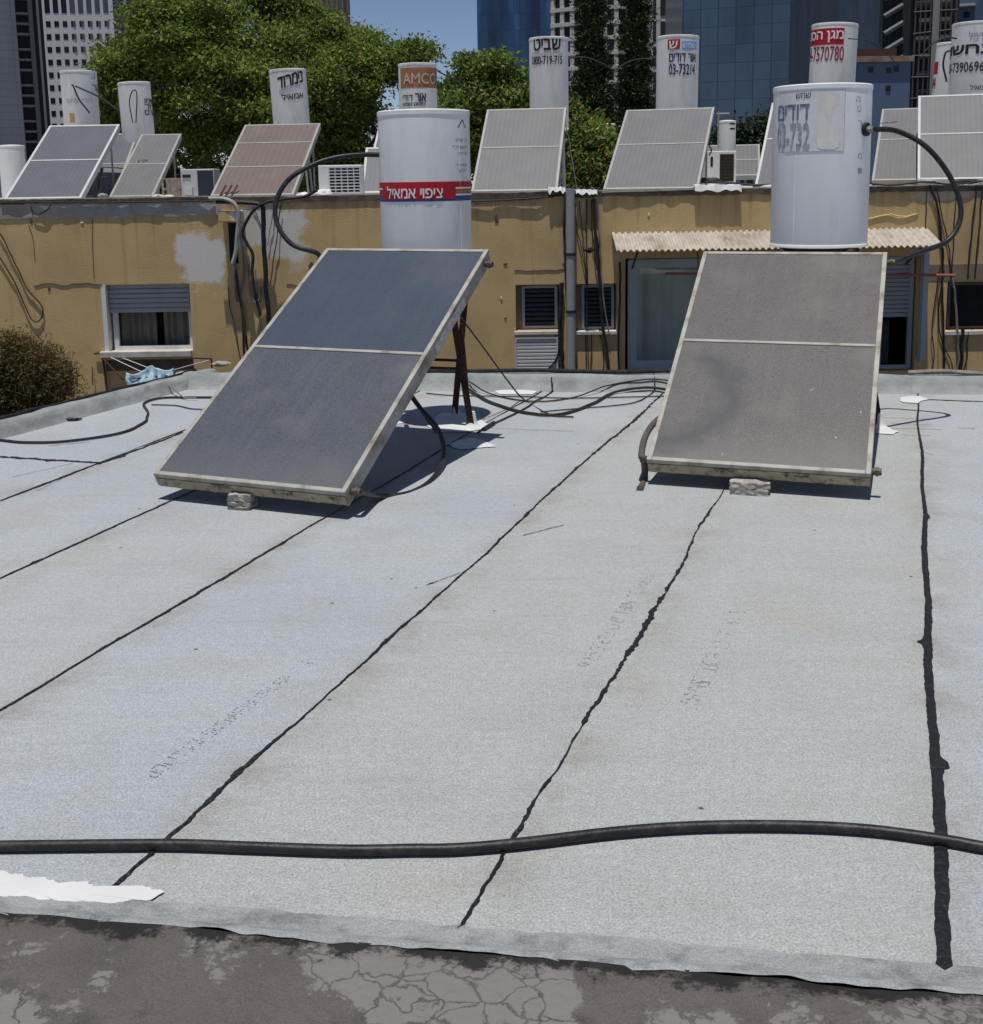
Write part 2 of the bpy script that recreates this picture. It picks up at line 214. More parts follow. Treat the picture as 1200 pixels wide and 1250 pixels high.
def crack_mat():
    m = mat('cracked_weathered_concrete', (.115, .102, .092), .95, .2, 4, bump=.6, bscale=30, dirt=(.04, .036, .032), dirt_amt=.9, dirt_scale=4, fine=.15)
    b = m.node_tree.nodes['Principled BSDF']; src = b.inputs['Base Color'].links[0].from_socket
    tc = N(m, 'ShaderNodeTexCoord'); no = N(m, 'ShaderNodeTexNoise'); no.inputs['Scale'].default_value = 6; no.inputs['Detail'].default_value = 8; LK(m, tc.outputs['Object'], no.inputs[0])
    va = N(m, 'ShaderNodeVectorMath'); va.operation = 'MULTIPLY_ADD'; va.inputs[1].default_value = (.25, .25, .25); LK(m, no.outputs[1], va.inputs[0]); LK(m, tc.outputs['Object'], va.inputs[2])
    vo = N(m, 'ShaderNodeTexVoronoi'); vo.feature = 'DISTANCE_TO_EDGE'; vo.inputs['Scale'].default_value = 11; LK(m, va.outputs[0], vo.inputs[0])
    r1 = N(m, 'ShaderNodeMapRange'); r1.inputs[1].default_value = .012; r1.inputs[2].default_value = .045; LK(m, vo.outputs[0], r1.inputs[0])
    n2 = N(m, 'ShaderNodeTexNoise'); n2.inputs['Scale'].default_value = 2.2; n2.inputs['Detail'].default_value = 7; n2.inputs['Roughness'].default_value = .7; LK(m, tc.outputs['Object'], n2.inputs[0])
    r2 = N(m, 'ShaderNodeMapRange'); r2.inputs[1].default_value = .48; r2.inputs[2].default_value = .505; LK(m, n2.outputs[0], r2.inputs[0])
    mu = N(m, 'ShaderNodeMath'); mu.operation = 'MULTIPLY'; LK(m, r1.outputs[0], mu.inputs[0]); LK(m, r2.outputs[0], mu.inputs[1])
    mx = N(m, 'ShaderNodeMix'); mx.data_type = 'RGBA'; LK(m, mu.outputs[0], mx.inputs[0]); LK(m, src, mx.inputs[6]); mx.inputs[7].default_value = (.19, .178, .166, 1)
    dd = N(m, 'ShaderNodeVectorMath'); dd.operation = 'DOT_PRODUCT'; LK(m, tc.outputs['Object'], dd.inputs[0]); pa_, pb_ = G(-120, 1082, 0), G(1320, 1200, 0); t_ = (pb_-pa_).normalized(); s_ = Vector((-t_.y, t_.x, 0)); dd.inputs[1].default_value = tuple(s_)
    n5 = N(m, 'ShaderNodeTexNoise'); n5.inputs['Scale'].default_value = 9; n5.inputs['Detail'].default_value = 10; n5.inputs['Roughness'].default_value = .75; LK(m, tc.outputs['Object'], n5.inputs[0])
    a5 = N(m, 'ShaderNodeMath'); a5.operation = 'MULTIPLY_ADD'; a5.inputs[1].default_value = .34; LK(m, n5.outputs[0], a5.inputs[0]); LK(m, dd.outputs['Value'], a5.inputs[2])
    r5 = N(m, 'ShaderNodeMapRange'); e0 = pa_.dot(s_)-.185+.17; r5.inputs[1].default_value = e0-.03; r5.inputs[2].default_value = e0+.0; r5.inputs[4].default_value = .93; LK(m, a5.outputs[0], r5.inputs[0])
    m5 = N(m, 'ShaderNodeMix'); m5.data_type = 'RGBA'; LK(m, r5.outputs[0], m5.inputs[0]); LK(m, mx.outputs[2], m5.inputs[6]); m5.inputs[7].default_value = (.014, .013, .013, 1); LK(m, m5.outputs[2], b.inputs['Base Color'])
    return m
CRACK = crack_mat()
# ------------------------------------------------------------------ mesh builder
class MB:
    def __init__(s): s.v = []; s.f = []
    def add(s, vs, fs):
        o = len(s.v); s.v += [Vector(v) for v in vs]; s.f += [tuple(i+o for i in f) for f in fs]; return s
    def box(s, a, b, M=None):
        x0, y0, z0 = a; x1, y1, z1 = b
        vs = [Vector(p) for p in ((x0,y0,z0),(x1,y0,z0),(x1,y1,z0),(x0,y1,z0),(x0,y0,z1),(x1,y0,z1),(x1,y1,z1),(x0,y1,z1))]
        if M: vs = [M@v for v in vs]
        return s.add(vs, [(3,2,1,0),(4,5,6,7),(0,1,5,4),(1,2,6,5),(2,3,7,6),(3,0,4,7)])
    def cyl(s, c, r, z0, z1, n=48, r2=None, cap=True):
        r2 = r if r2 is None else r2; vs = []
        for z, q in ((z0, r), (z1, r2)):
            for i in range(n): a = 2*PI*i/n; vs.append((c[0]+q*math.cos(a), c[1]+q*math.sin(a), z))
        fs = [(i, (i+1) % n, n+(i+1) % n, n+i) for i in range(n)]
        if cap: fs += [tuple(range(n-1, -1, -1)), tuple(range(n, 2*n))]
        return s.add(vs, fs)
    def lathe(s, prof, n=64, c=(0, 0)):
        vs = []; m = len(prof)
        for r, z in prof:
            for i in range(n): a = 2*PI*i/n; vs.append((c[0]+r*math.cos(a), c[1]+r*math.sin(a), z))
        fs = [(j*n+i, j*n+(i+1) % n, (j+1)*n+(i+1) % n, (j+1)*n+i) for j in range(m-1) for i in range(n)]
        fs += [tuple(range(n-1, -1, -1)), tuple(range((m-1)*n, m*n))]
        return s.add(vs, fs)
    def tube(s, pts, r, n=8, smooth=0):
        pts = [Vector(p) for p in pts]
        if smooth: pts = catmull(pts, smooth)
        k = len(pts); vs = []; nrm = None
        rs = r if isinstance(r, (list, tuple)) else [r]*k
        if len(rs) != k: rs = [rs[0]+(rs[-1]-rs[0])*i/(k-1) for i in range(k)]
        for i, p in enumerate(pts):
            t = (pts[min(i+1, k-1)]-pts[max(i-1, 0)]).normalized()
            if nrm is None: nrm = t.cross(Vector((0, 0, 1)) if abs(t.z) < .9 else Vector((1, 0, 0))).normalized()
            nrm = (nrm-t*nrm.dot(t)).normalized(); bn = t.cross(nrm)
            for j in range(n): a = 2*PI*j/n; vs.append(p+(nrm*math.cos(a)+bn*math.sin(a))*rs[i])
        fs = [(i*n+j, i*n+(j+1) % n, (i+1)*n+(j+1) % n, (i+1)*n+j) for i in range(k-1) for j in range(n)]
        fs += [tuple(range(n-1, -1, -1)), tuple(range((k-1)*n, k*n))]
        return s.add(vs, fs)
    def poly(s, pts, th, nrm=Vector((0, 0, 1))):
        n = len(pts); pts = [Vector(p) for p in pts]; nrm = Vector(nrm)
        return s.add(pts+[p+nrm*th for p in pts], [tuple(range(n-1, -1, -1)), tuple(range(n, 2*n))]+[(i, (i+1) % n, n+(i+1) % n, n+i) for i in range(n)])
    def build(s, name, m, parent=None, smooth=False, bevel=0, M=None):
        me = bpy.data.meshes.new(name); vs = s.v if M is None else [M@v for v in s.v]
        me.from_pydata([tuple(v) for v in vs], [], s.f); me.update()
        bm = bmesh.new(); bm.from_mesh(me); bmesh.ops.recalc_face_normals(bm, faces=bm.faces); bm.to_mesh(me); bm.free()
        o = bpy.data.objects.new(name, me); COL.objects.link(o); me.materials.append(m)
        if smooth:
            me.polygons.foreach_set('use_smooth', [True]*len(me.polygons))
            me.update(); me.set_sharp_from_angle(angle=R_(40))
        if bevel: b = o.modifiers.new('bevel', 'BEVEL'); b.width = bevel; b.segments = 2; b.limit_method = 'ANGLE'
        if parent: o.parent = parent
        return o
def catmull(p, k):
    out = []; q = [p[0]*2-p[1]]+p+[p[-1]*2-p[-2]]
    for i in range(1, len(q)-2):
        for j in range(k):
            t = j/k; a, b, c, d = q[i-1], q[i], q[i+1], q[i+2]
            out.append(.5*((2*b)+(c-a)*t+(2*a-5*b+4*c-d)*t*t+(3*b-a-3*c+d)*t**3))
    out.append(p[-1]); return out
def tag(o, label=None, cat=None, group=None, kind=None):
    if label: o['label'] = label
    if cat: o['category'] = cat
    if group: o['group'] = group
    if kind: o['kind'] = kind
    return o
def empty(name, loc, label, cat, group=None, M=None):
    o = bpy.data.objects.new(name, None); COL.objects.link(o); o.empty_display_size = .2
    if M is not None: o.matrix_world = M
    else: o.location = loc
    return tag(o, label, cat, group)
def glyph(s):
    c = bpy.data.curves.new('text', 'FONT'); c.body = s; c.resolution_u = 3; c.size = 1
    o = bpy.data.objects.new('text', c); COL.objects.link(o)
    me = bpy.data.meshes.new_from_object(o.evaluated_get(bpy.context.evaluated_depsgraph_get()))
    bm = bmesh.new(); bm.from_mesh(me); bmesh.ops.subdivide_edges(bm, edges=[e for e in bm.edges if e.calc_length() > .25], cuts=2); bmesh.ops.triangulate(bm, faces=bm.faces)
    vs = [(v.co.x, v.co.y) for v in bm.verts]; fs = [tuple(v.index for v in f.verts) for f in bm.faces]; bm.free(); bpy.data.objects.remove(o); return vs, fs
def text_geo(s):
    if any('\u0590' < c < '\u05ff' for c in s):     # laid out letter by letter, right to left
        vs, fs, x = [], [], 0.
        for ch in s[::-1]:
            if ch == ' ': x += .26; continue
            if ch == '\u05d3': v = [(0, .51), (.49, .51), (.49, .6), (0, .6), (.32, 0), (.41, 0), (.41, .51), (.32, .51)]; f = [(0, 1, 2, 3), (4, 5, 6, 7)]
            else: v, f = glyph(ch)
            m0 = min(p[0] for p in v); o = len(vs); vs += [(p[0]-m0+x, p[1]) for p in v]; fs += [tuple(k+o for k in q) for q in f]; x += max(p[0] for p in v)-m0+.085
    else: vs, fs = glyph(s)
    xs = [v[0] for v in vs]; ys = [v[1] for v in vs]; x0, x1, y0, y1 = min(xs), max(xs), min(ys), max(ys)
    return [((x-x0)/(x1-x0), (y-y0)/(y1-y0)) for x, y in vs], fs      # unit box
# ------------------------------------------------------------------ our roof
DV = Vector((math.sin(PSI), math.cos(PSI), 0)); NV = Vector((math.cos(PSI), -math.sin(PSI), 0))
def RP(a, d, z=0.): return NV*a+DV*d+Vector((0, 0, z))
OFF = [-4.6947, -3.7043, -2.7430, -1.7722, -.8842, .1440]            # seams, across the strips
# outline of the roof: left kerb, far kerb, right far off, near parapet
KL0 = G(0, 537); KL1 = G(262, 467)
def left_x(y): return KL0.x+(KL1.x-KL0.x)*(y-KL0.y)/(KL1.y-KL0.y)
f1, f2_ = G(560, 478), G(1200, 482); FB = f1+(f2_-f1)*((9-f1.x)/(f2_.x-f1.x)); FA = f1+(f2_-f1)*((KL1.x-.3-f1.x)/(f2_.x-f1.x))
def far_y(x): return FA.y+(FB.y-FA.y)*(x-FA.x)/(FB.x-FA.x)
edges = [-9.]+OFF+[1.15, 2.15, 3.15, 4.2, 5.2, 6.2]
mb = MB(); tones = []
for i in range(len(edges)-1):
    a0, a1 = edges[i], edges[i+1]
    pts = [RP(a0, -3), RP(a1, -3), RP(a1, 16), RP(a0, 16)]
    # clip against kerb lines
    def clip(poly, f):
        out = []
        for k in range(len(poly)):
            p, q = poly[k], poly[(k+1) % len(poly)]; fp, fq = f(p), f(q)
            if fp >= 0: out.append(p)
            if (fp >= 0) != (fq >= 0): out.append(p+(q-p)*(fp/(fp-fq)))
        return out
    for f in (lambda p: far_y(p.x)+.1-p.y, lambda p: p.y-1.6, lambda p: p.x-left_x(p.y)+.12, lambda p: 9-p.x):
        if pts: pts = clip(pts, f)
    if len(pts) < 3: continue
    mb.add(pts, [tuple(range(len(pts)))]); tones.append(([0,.15,.45,.1,.85,1,.15,.3,.2,.3,.2,.3] )[i % 12])
roof = mb.build('roof_surface', ROOFM); tag(roof, kind='structure')
at = roof.data.attributes.new('tone', 'FLOAT', 'FACE'); at.data.foreach_set('value', tones)
def K(px, py, lift=0.):      # where that line of sight meets the roof or the slope of the far kerb
    for k in range(400):
        Y = far_y(0)-1.2+k*.005; q = P(px, py, Y); t = q.y-far_y(q.x)
        h = 0 if t < 0 else min(.118, t*.95)
        if q.z <= h+lift: return q
    return G(px, py, lift)
def seam(p, q, w0, w1, jag=.35, seed=0, name='seam', blobs=0, z=.004, th=.003, wob=.012, parent=None):
    p, q = Vector(p), Vector(q); L = (q-p).length; n = int(L/.013); t = (q-p).normalized(); s = Vector((t.y, -t.x, 0)); mb = MB(); l = []; r = []
    rr = random.Random(seed); bl = [(rr.random(), rr.uniform(1.5, 2.6), rr.choice((-1, 1))) for _ in range(blobs)]
    for i in range(n+1):
        u = i/n; c = p+(q-p)*u+s*(noise.noise(Vector((u*L*.9, seed*3.1, 0)))*wob*2+noise.noise(Vector((u*L*5, seed*3.1, 0)))*wob*.4); w = (w0+(w1-w0)*u)*max(.35, 1+(1.5*noise.noise(Vector((u*L*1.1, seed*7.7, 2))) if w0 < .012 else .2*noise.noise(Vector((u*L*1.1, 3, 2)))))
        a = w*(1+jag*1.6*noise.noise(Vector((u*L*14, seed, 1)))+jag*1.3*noise.noise(Vector((u*L*47, seed, 11)))+jag*noise.noise(Vector((u*L*3, seed, 5)))); b = w*(1+jag*1.6*noise.noise(Vector((u*L*14, seed, 9)))+jag*1.3*noise.noise(Vector((u*L*43, seed, 13)))+jag*noise.noise(Vector((u*L*2.5, seed, 7))))
        for bu, bs, sd in bl:
            g = math.exp(-((u-bu)*L/.035)**2)
            if sd > 0: a += w*bs*g*(.6+.8*noise.noise(Vector((u*L*60, seed, 3))))
            else: b += w*bs*g*(.6+.8*noise.noise(Vector((u*L*60, seed, 3))))
        l.append(c-s*max(a, .001)); r.append(c+s*max(b, .001))
    vs = [v+Vector((0, 0, z)) for v in l]+[v+Vector((0, 0, z)) for v in r]+[(l[i]+r[i])/2+Vector((0, 0, z+th)) for i in range(n+1)]
    m = n+1
    fs = [(i, i+1, 2*m+i+1, 2*m+i) for i in range(n)]+[(2*m+i, 2*m+i+1, m+i+1, m+i) for i in range(n)]
    mb.add(vs, fs); return mb.build(name, TAR, parent or roof)
def on(a, y0, y1):  # run of a seam between two Y values
    f = lambda y: RP(a, (y+a*math.sin(PSI))/math.cos(PSI))
    return f(y0), f(y1)
seam(*on(OFF[5], 2.2, 9.62), .0175, .0042, seed=1, blobs=3, jag=.16)
seam(*on(OFF[4], 2.2, 9.62), .0045, .0055, seed=2, blobs=12, jag=.9, wob=.022)
seam(*on(OFF[3], 2.5, 9.62), .0055, .0075, seed=3, blobs=12, jag=.7, wob=.011)
seam(*on(OFF[2], 2.6, 9.62), .0042, .006, seed=4, blobs=5, jag=.5)
seam(*on(OFF[1], 2.6, 9.62), .005, .006, seed=5, blobs=4, jag=.5)
seam(G(0, 612), G(228, 525), .007, .006, seed=6, blobs=2, jag=.4)
seam(G(-20, 556), G(120, 566), .016, .010, seed=7, blobs=4, jag=.8)
seam(G(118, 567), G(222, 528), .012, .008, seed=8, blobs=2, jag=.6)
seam(G(1125, 488), G(1290, 494), .006, .006, seed=9, jag=.6)
seam(*on(1.15, 2.05, 9.62), .010, .010, seed=10, blobs=3)
for k, (x0, y0, x1, y1) in enumerate([(1068, 510, 1140, 512), (1085, 517, 1138, 519), (1075, 523, 1150, 525), (1100, 531, 1136, 532), (1120, 552, 1140, 556), (1170, 523, 1190, 524), (575, 522, 700, 527), (640, 655, 690, 642), (520, 715, 560, 700), (60, 545, 110, 540), (15, 583, 90, 566), (45, 600, 85, 580)]):
    seam(G(x0, y0), G(x1, y1), .0018, .0018, seed=20+k, jag=1.2, th=.001, name='crease')
# faint worn print along the sheets: broken strokes nobody can read any more
def worn_print(path, hgt, seed, n):
    rr = random.Random(seed); mb = MB(); a, b = G(*path[0]), G(*path[1]); t = (b-a).normalized(); s = Vector((t.y, -t.x, 0)); L = (b-a).length
    u = 0.
    while u < L:
        if rr.random() < .13: u += .05; continue
        w = rr.uniform(.020, .030); sg = []
        for k in range(2):
            if rr.random() < .7: sg.append((k*w, 0, k*w, 1))
        for k in (0, .5, 1):
            if rr.random() < .55: sg.append((0, k, w, k))
        if rr.random() < .3: sg.append((0, 0, w, 1))
        for (a0, b0, a1, b1) in sg:
            o = a+t*(u+a0)+s*(b0*hgt*.6+hgt*.2); e = a+t*(u+a1)+s*(b1*hgt*.6+hgt*.2)
            for c in range(4):
                if rr.random() < .5: continue
                p0, p1 = o.lerp(e, c/4), o.lerp(e, (c+.9)/4); d = p1-p0; nrm = Vector((d.y, -d.x, 0)).normalized()*rr.uniform(.0008, .0020); z_ = Vector((0, 0, .002))
                mb.add([p0-nrm+z_, p0+nrm+z_, p1+nrm*.6+z_, p1-nrm*.6+z_], [(0, 1, 2, 3)])
        u += w+.012
    return mb.build('worn_print', PRINT, roof)
PRINT = mat('worn_print_ink', (.20, .205, .21), .9, .3, 30)
worn_print(((170, 945), (375, 800)), .075, 3, 30); worn_print(((700, 812), (780, 700)), .085, 4, 30); worn_print(((820, 862), (885, 745)), .10, 5, 30)
# kerbs round the roof (membrane dressed over a low upstand)
def kerb(p, q, name, label, prof, seed=0, m=KERBM, n=120, wob=.012):
    p, q = Vector(p), Vector(q); t = (q-p).normalized(); s = Vector((-t.y, t.x, 0)); mb = MB(); k = len(prof); vs = []
    for i in range(n+1):
        u = i/n; c = p+(q-p)*u
        for j, (a, z) in enumerate(prof):
            w = noise.noise(Vector((u*(q-p).length*2.2, j*.7, seed)))*wob*(1 if z > .01 else 0)+noise.noise(Vector((u*(q-p).length*9, j*.9, seed)))*wob*.4*(1 if z > .01 else 0)
            vs.append(c+s*(a+w)+Vector((0, 0, z+w)))
    fs = [(i*k+j, (i+1)*k+j, (i+1)*k+j+1, i*k+j+1) for i in range(n) for j in range(k-1)]
    mb.add(vs, fs); return tag(mb.build(name, m, smooth=True), label, 'roof kerb')
kp = [(-.0, -.002), (.02, .02), (.035, .06), (.055, .095), (.085, .11), (.13, .105), (.15, .09), (.155, -3.2)]
KA = KL0+(KL0-KL1)*2.2
kerb(KA, KL1+(KL1-KL0).normalized()*.1, 'roof_kerb', 'rounded grey membrane kerb along the left edge of the roof', kp, 1)
kp2 = [(.0, -.002), (.05, .02), (.09, .07), (.115, .105), (.15, .12), (.26, .115), (.28, .09), (.285, -3.2)]
kerb(FA, FB, 'roof_kerb', 'grey membrane kerb across the far edge of the roof below the tan wall', kp2, 2)
# near parapet
pa, pb = G(-120, 1082, 0), G(1320, 1200, 0); _d = (pb-pa).normalized(); pa_ref = pa.copy(); pa = pa-_d*2.2; pb = pb+_d*3
def parapet():
    t = (pb-pa).normalized(); s = Vector((-t.y, t.x, 0)); root = empty('parapet', (0, 0, 0), 'low cracked concrete parapet in the foreground with grey coated edge', 'parapet')
    def sheet(prof, m, name, seed, n=900, amp=.012, zoff=0):
        mb = MB(); k = len(prof); vs = []
        for i in range(n+1):
            u = i/n; c = pa+(pb-pa)*u
            for j, (a, z) in enumerate(prof):
                w = noise.noise(Vector((u*25, j*.6, seed)))*amp+noise.noise(Vector((u*140, j*1.7, seed)))*amp*.8; vs.append(c+s*(a+(w if j in (0, k-1) else w*.3))+Vector((0, 0, z+w*.2+zoff)))
        mb.add(vs, [(i*k+j, (i+1)*k+j, (i+1)*k+j+1, i*k+j+1) for i in range(n) for j in range(k-1)]); o = mb.build(name, m, root, smooth=True); return o
    sheet([(.02, .004), (-.05, .012), (-.10, .035), (-.125, .06), (-.15, .0715), (-.168, .0725)], COAT, 'coated_edge', 3, amp=.010)
    mb = MB(); k = 0; prof = [(-.14, -.02), (-.145, .055), (-.165, .07), (-.25, .074), (-.5, .07), (-.9, .07), (-.93, .05), (-.94, -2)]; vs = []; n = 500
    for i in range(n+1):
        c = pa+(pb-pa)*(i/n)
        for j, (a, z) in enumerate(prof):
            w = noise.noise(Vector((i*.12, j*.8, 2)))*.008; vs.append(c+s*a+Vector((0, 0, z+w)))
    k = len(prof); mb.add(vs, [(i*k+j, (i+1)*k+j, (i+1)*k+j+1, i*k+j+1) for i in range(n) for j in range(k-1)]); mb.build('concrete_top', CRACK, root, smooth=True)
COAT = mat('brushed_grey_coating', (.30, .315, .315), .7, .12, 5, bump=.5, bscale=25, dirt=(.13, .135, .14), dirt_amt=.8, dirt_scale=9, fine=.2)
parapet()
def splash(pts, label, m=WHITEP, z=.006, th=.006, name='paint_patch', jit=.012, cat='paint patch', sub=6, seed=0):
    q = [G(*p) for p in pts]; out = []; n = len(q)
    for i in range(n):
        for j in range(sub):
            c = q[i]+(q[(i+1) % n]-q[i])*(j/sub); out.append(c+Vector((noise.noise(c*9+Vector((seed,0,0)))*jit*2+noise.noise(c*60)*jit*.5, noise.noise(c*9+Vector((0,7+seed,0)))*jit*2+noise.noise(c*55+Vector((3,3,3)))*jit*.8, z)))
    c = sum(out, Vector())/len(out); mb = MB(); m_ = len(out)
    inner = [o*.55+c*.45+Vector((0, 0, th)) for o in out]
    mb.add(out+inner+[c+Vector((0, 0, th*1.2))], [(i, (i+1) % m_, m_+(i+1) % m_, m_+i) for i in range(m_)]+[(m_+i, m_+(i+1) % m_, 2*m_) for i in range(m_)])
    return tag(mb.build(name, m, roof, smooth=True))
splash([(-160, 1060), (0, 1068), (60, 1075), (130, 1083), (200, 1098), (150, 1112), (60, 1108), (0, 1100), (-160, 1100)], '', seed=1, jit=.03, sub=40, th=.003)
splash([(1096, 487), (1108, 484), (1124, 484), (1131, 488), (1120, 493), (1104, 492)], '', seed=2)
splash([(1066, 524), (1080, 523), (1098, 527), (1094, 531), (1070, 530)], '', seed=3)
splash([(600, 476), (625, 473), (655, 478), (650, 482), (610, 482)], '', seed=4)
splash([(545, 543), (575, 535), (592, 538), (605, 546), (585, 548), (560, 549)], '', m=TARP, seed=5)
splash([(520, 520), (540, 505), (570, 505), (590, 515), (600, 522), (570, 528), (535, 528)], '', m=TARP, seed=6)

# ------------------------------------------------------------------ solar collectors
def collector(loc, yaw, w, L, tilt, label, panes, framem, bars=(.5,), thick=.085, group=None, base_z=0, rimw=.028, sidem=None, edge=None, cat='solar collector', full=False, back_legs=True):
    root = empty('solar_collector', (loc[0], loc[1], base_z), label, cat, group)
    u = Vector((math.cos(yaw), math.sin(yaw), 0)); v = Vector((-math.sin(yaw)*math.cos(tilt), math.cos(yaw)*math.cos(tilt), math.sin(tilt))); n = u.cross(v)
    M = Matrix(((u.x, v.x, n.x, 0), (u.y, v.y, n.y, 0), (u.z, v.z, n.z, loc[2]-base_z), (0, 0, 0, 1)))
    def put(mb, name, m, par=None, **k):
        o = mb.build(name, m, par or root, **k); o.matrix_local = M if par is None else Matrix(); return o
    t = thick
    mb = MB()      # casing: sides and back
    mb.box((.004, .004, -t), (w-.004, L-.004, -.02)); put(mb, 'casing', sidem or framem, bevel=.004)
    mb = MB(); r = rimw
    mb.box((0, 0, -.03), (r, L, 0)); mb.box((w-r, 0, -.03), (w, L, 0)); mb.box((r+.0005, 0, -.03), (w-r-.0005, r, -.001)); mb.box((r+.0005, L-r, -.03), (w-r-.0005, L, -.001))
    put(mb, 'frame', framem, bevel=.003)
    if edge:
        mb = MB(); k = int(w/.02); pts = []
        for i in range(k+1):
            x = .004+(w-.008)*i/k; pts.append((x, -t+.008+.02*abs(noise.noise(Vector((x*9, yaw*9, 0))))+.012*noise.noise(Vector((x*40, 3, 0)))))
        mb.add([(x, -.004, -.031) for x, z in pts]+[(x, -.004, z) for x, z in pts]+[(x, .006, -.031) for x, z in pts]+[(x, .006, z) for x, z in pts],
               [(i, i+1, k+2+i, k+1+i) for i in range(k)]+[(2*(k+1)+i, 2*(k+1)+i+1, i+1, i) for i in range(k)]); put(mb, 'edge_trim', edge)
    ys = [r]+[b*L for b in bars]+[L-r]
    for i in range(len(ys)-1):
        mb = MB(); a, b = ys[i]+(.008 if i else 0), ys[i+1]-(.008 if i < len(ys)-2 else 0)
        mb.add([(r-.002, a, -.006), (w-r+.002, a, -.006), (w-r+.002, b, -.006), (r-.002, b, -.006), (r-.002, a, -.012), (w-r+.002, a, -.012), (w-r+.002, b, -.012), (r-.002, b, -.012)], [(0,1,2,3),(7,6,5,4),(0,4,5,1),(1,5,6,2),(2,6,7,3),(3,7,4,0)])
        put(mb, 'glass_pane', panes[i % len(panes)])
    for b in bars:
        mb = MB(); mb.box((r+.0005, b*L-.012, -.025), (w-r-.0005, b*L+.012, .001)); put(mb, 'crossbar', framem, bevel=.003)
    if back_legs:
        for x in (.08, w-.08):
            top = M@Vector((x, L*.86, -t)); bot = Vector((top.x, top.y, 0)); mb = MB(); mb.tube([bot, top], .014, 6); mb.build('leg', RUST if full else ALUM, root)
            if loc[2]-base_z > .02:
                top = M@Vector((x, L*.05, -t)); mb = MB(); mb.tube([(top.x, top.y, 0), top], .012, 6); mb.build('leg', RUST if full else ALUM, root)
    return root, M
def scl(p, k=1.0333): return Vector((p[0]*k, p[1]*k, H+(p[2]-H)*k))
pL = scl((-1.7955, 6.0545, .2)); pR = scl((.8278, 6.1949, .2))
cL, ML = collector(pL, -.398, 1.157*1.0333, 2.16*1.0333, .522, 'bluish grey solar collector tilted in front of the tank with the red and blue band', [GL_GREY, GL_BLUE], ALU, bars=(.512,), edge=BEIGE_EDGE, thick=.1, full=True, back_legs=False)
cR, MR = collector(pR, -.346, 1.155*1.0333, 2.01*1.0333, .5276, 'brownish stained solar collector tilted in front of the tank with the faded square label', [GL_BRNS, GL_BRN], ALU, bars=(.525,), edge=BEIGE_EDGE, thick=.1, full=True, back_legs=False)
def on_panel(root, M, pts_fn, name, m): pass
# fittings, sticker, feet
wL, LL = 1.157*1.0333, 2.16*1.0333; wR, LR = 1.155*1.0333, 2.01*1.0333
def part(mb, name, m, root, M, **k): o = mb.build(name, m, root, **k); o.matrix_local = M; return o
BRASS = mat('grimy_brass', (.12, .10, .08), .6, .3, 20, metal=.4)
def fitting(root, M, x, y, d):
    mb = MB(); mb.tube([(x, y, -.05), (x+d*.05, y, -.05)], .02, 12); mb.tube([(x+d*.02, y, -.05), (x+d*.035, y, -.05)], .026, 6); part(mb, 'pipe_fitting', BRASS, root, M, bevel=.002)
for x, d, w_ in ((wL, 1, 0),): fitting(cL, ML, x, LL-.10, 1); fitting(cL, ML, x, .06, 1); fitting(cL, ML, 0, LL-.06, -1)
fitting(cR, MR, wR, .07, 1); fitting(cR, MR, 0, .05, -1); fitting(cR, MR, wR, LR-.05, 1)
mb = MB(); mb.box((wL-.003, LL*.56, -.088), (wL+.001, LL*.78, -.035)); part(mb, 'sticker', mat('worn_sticker', (.50, .47, .46), .7, .25, 30, dirt=(.35, .2, .18), dirt_amt=.6, dirt_scale=20), cL, ML)
for root, M, w_ in ((cL, ML, wL), (cR, MR, wR)):      # steel rails under the casing down to the stand
    for x in (.15, w_-.15):
        mb = MB(); a = M@Vector((x, .25, -.12)); b = M@Vector((x, LL*.93, -.12)); mb.tube([a, b], .014, 4); mb.build('support_rail', RUST, root)
# ------------------------------------------------------------------ tanks
def tank(px, Y, Rr, z0, z1, label, m=TANKB, lean=(0, 0), group=None, rim=True, base=None, cat='water tank', seg=72, name='water_tank'):
    c = P(px, 220, Y); root = empty(name, (c.x, Y, z0 if base is None else base), label, cat, group)
    M = Matrix.Rotation(lean[0], 4, 'Y')@Matrix.Rotation(lean[1], 4, 'X'); root.matrix_world = Matrix.Translation(root.location)@M
    h0 = 0 if base is None else z0-base; h = h0+z1-z0
    mb = MB()
    mb.lathe([(Rr*.97, h0), (Rr*.99, h0+.004), (Rr, h0+.02), (Rr, h-.03), (Rr, h-.028)], seg); mb.build('body', m, root, smooth=True)
    mb = MB(); mb.lathe([(Rr+.002, h-.034), (Rr+.004, h-.032), (Rr+.004, h-.006), (Rr-.004, h), (Rr*.7, h+.006), (.02, h+.012)], seg); mb.build('lid', m, root, smooth=True)
    mb = MB(); mb.lathe([(Rr+.0015, h0+.003), (Rr+.003, h0+.003), (Rr+.003, h0+.022), (Rr+.0015, h0+.024)], seg); mb.build('base_ring', m, root, smooth=True)
    mb = MB(); T_ = dict(R=Rr); an = .9 if px < 600 else -.8; x_ = Rr*an; mb.tube([onc(T_, x_, h0+.03, .0), onc(T_, x_, h-.04, .0)], .0022, 6); mb.build('weld_seam', m, root)
    if base is not None:
        for sx, sy in ((-1,-1),(1,-1),(1,1),(-1,1)):
            mb = MB(); mb.tube([(sx*Rr*.75, sy*Rr*.75, 0), (sx*Rr*.68, sy*Rr*.68, h0+.01)], .016, 6); mb.build('leg', ALUM, root)
    return root, dict(c=Vector((c.x, Y, 0)), R=Rr, z0=(z0 if base is None else base))
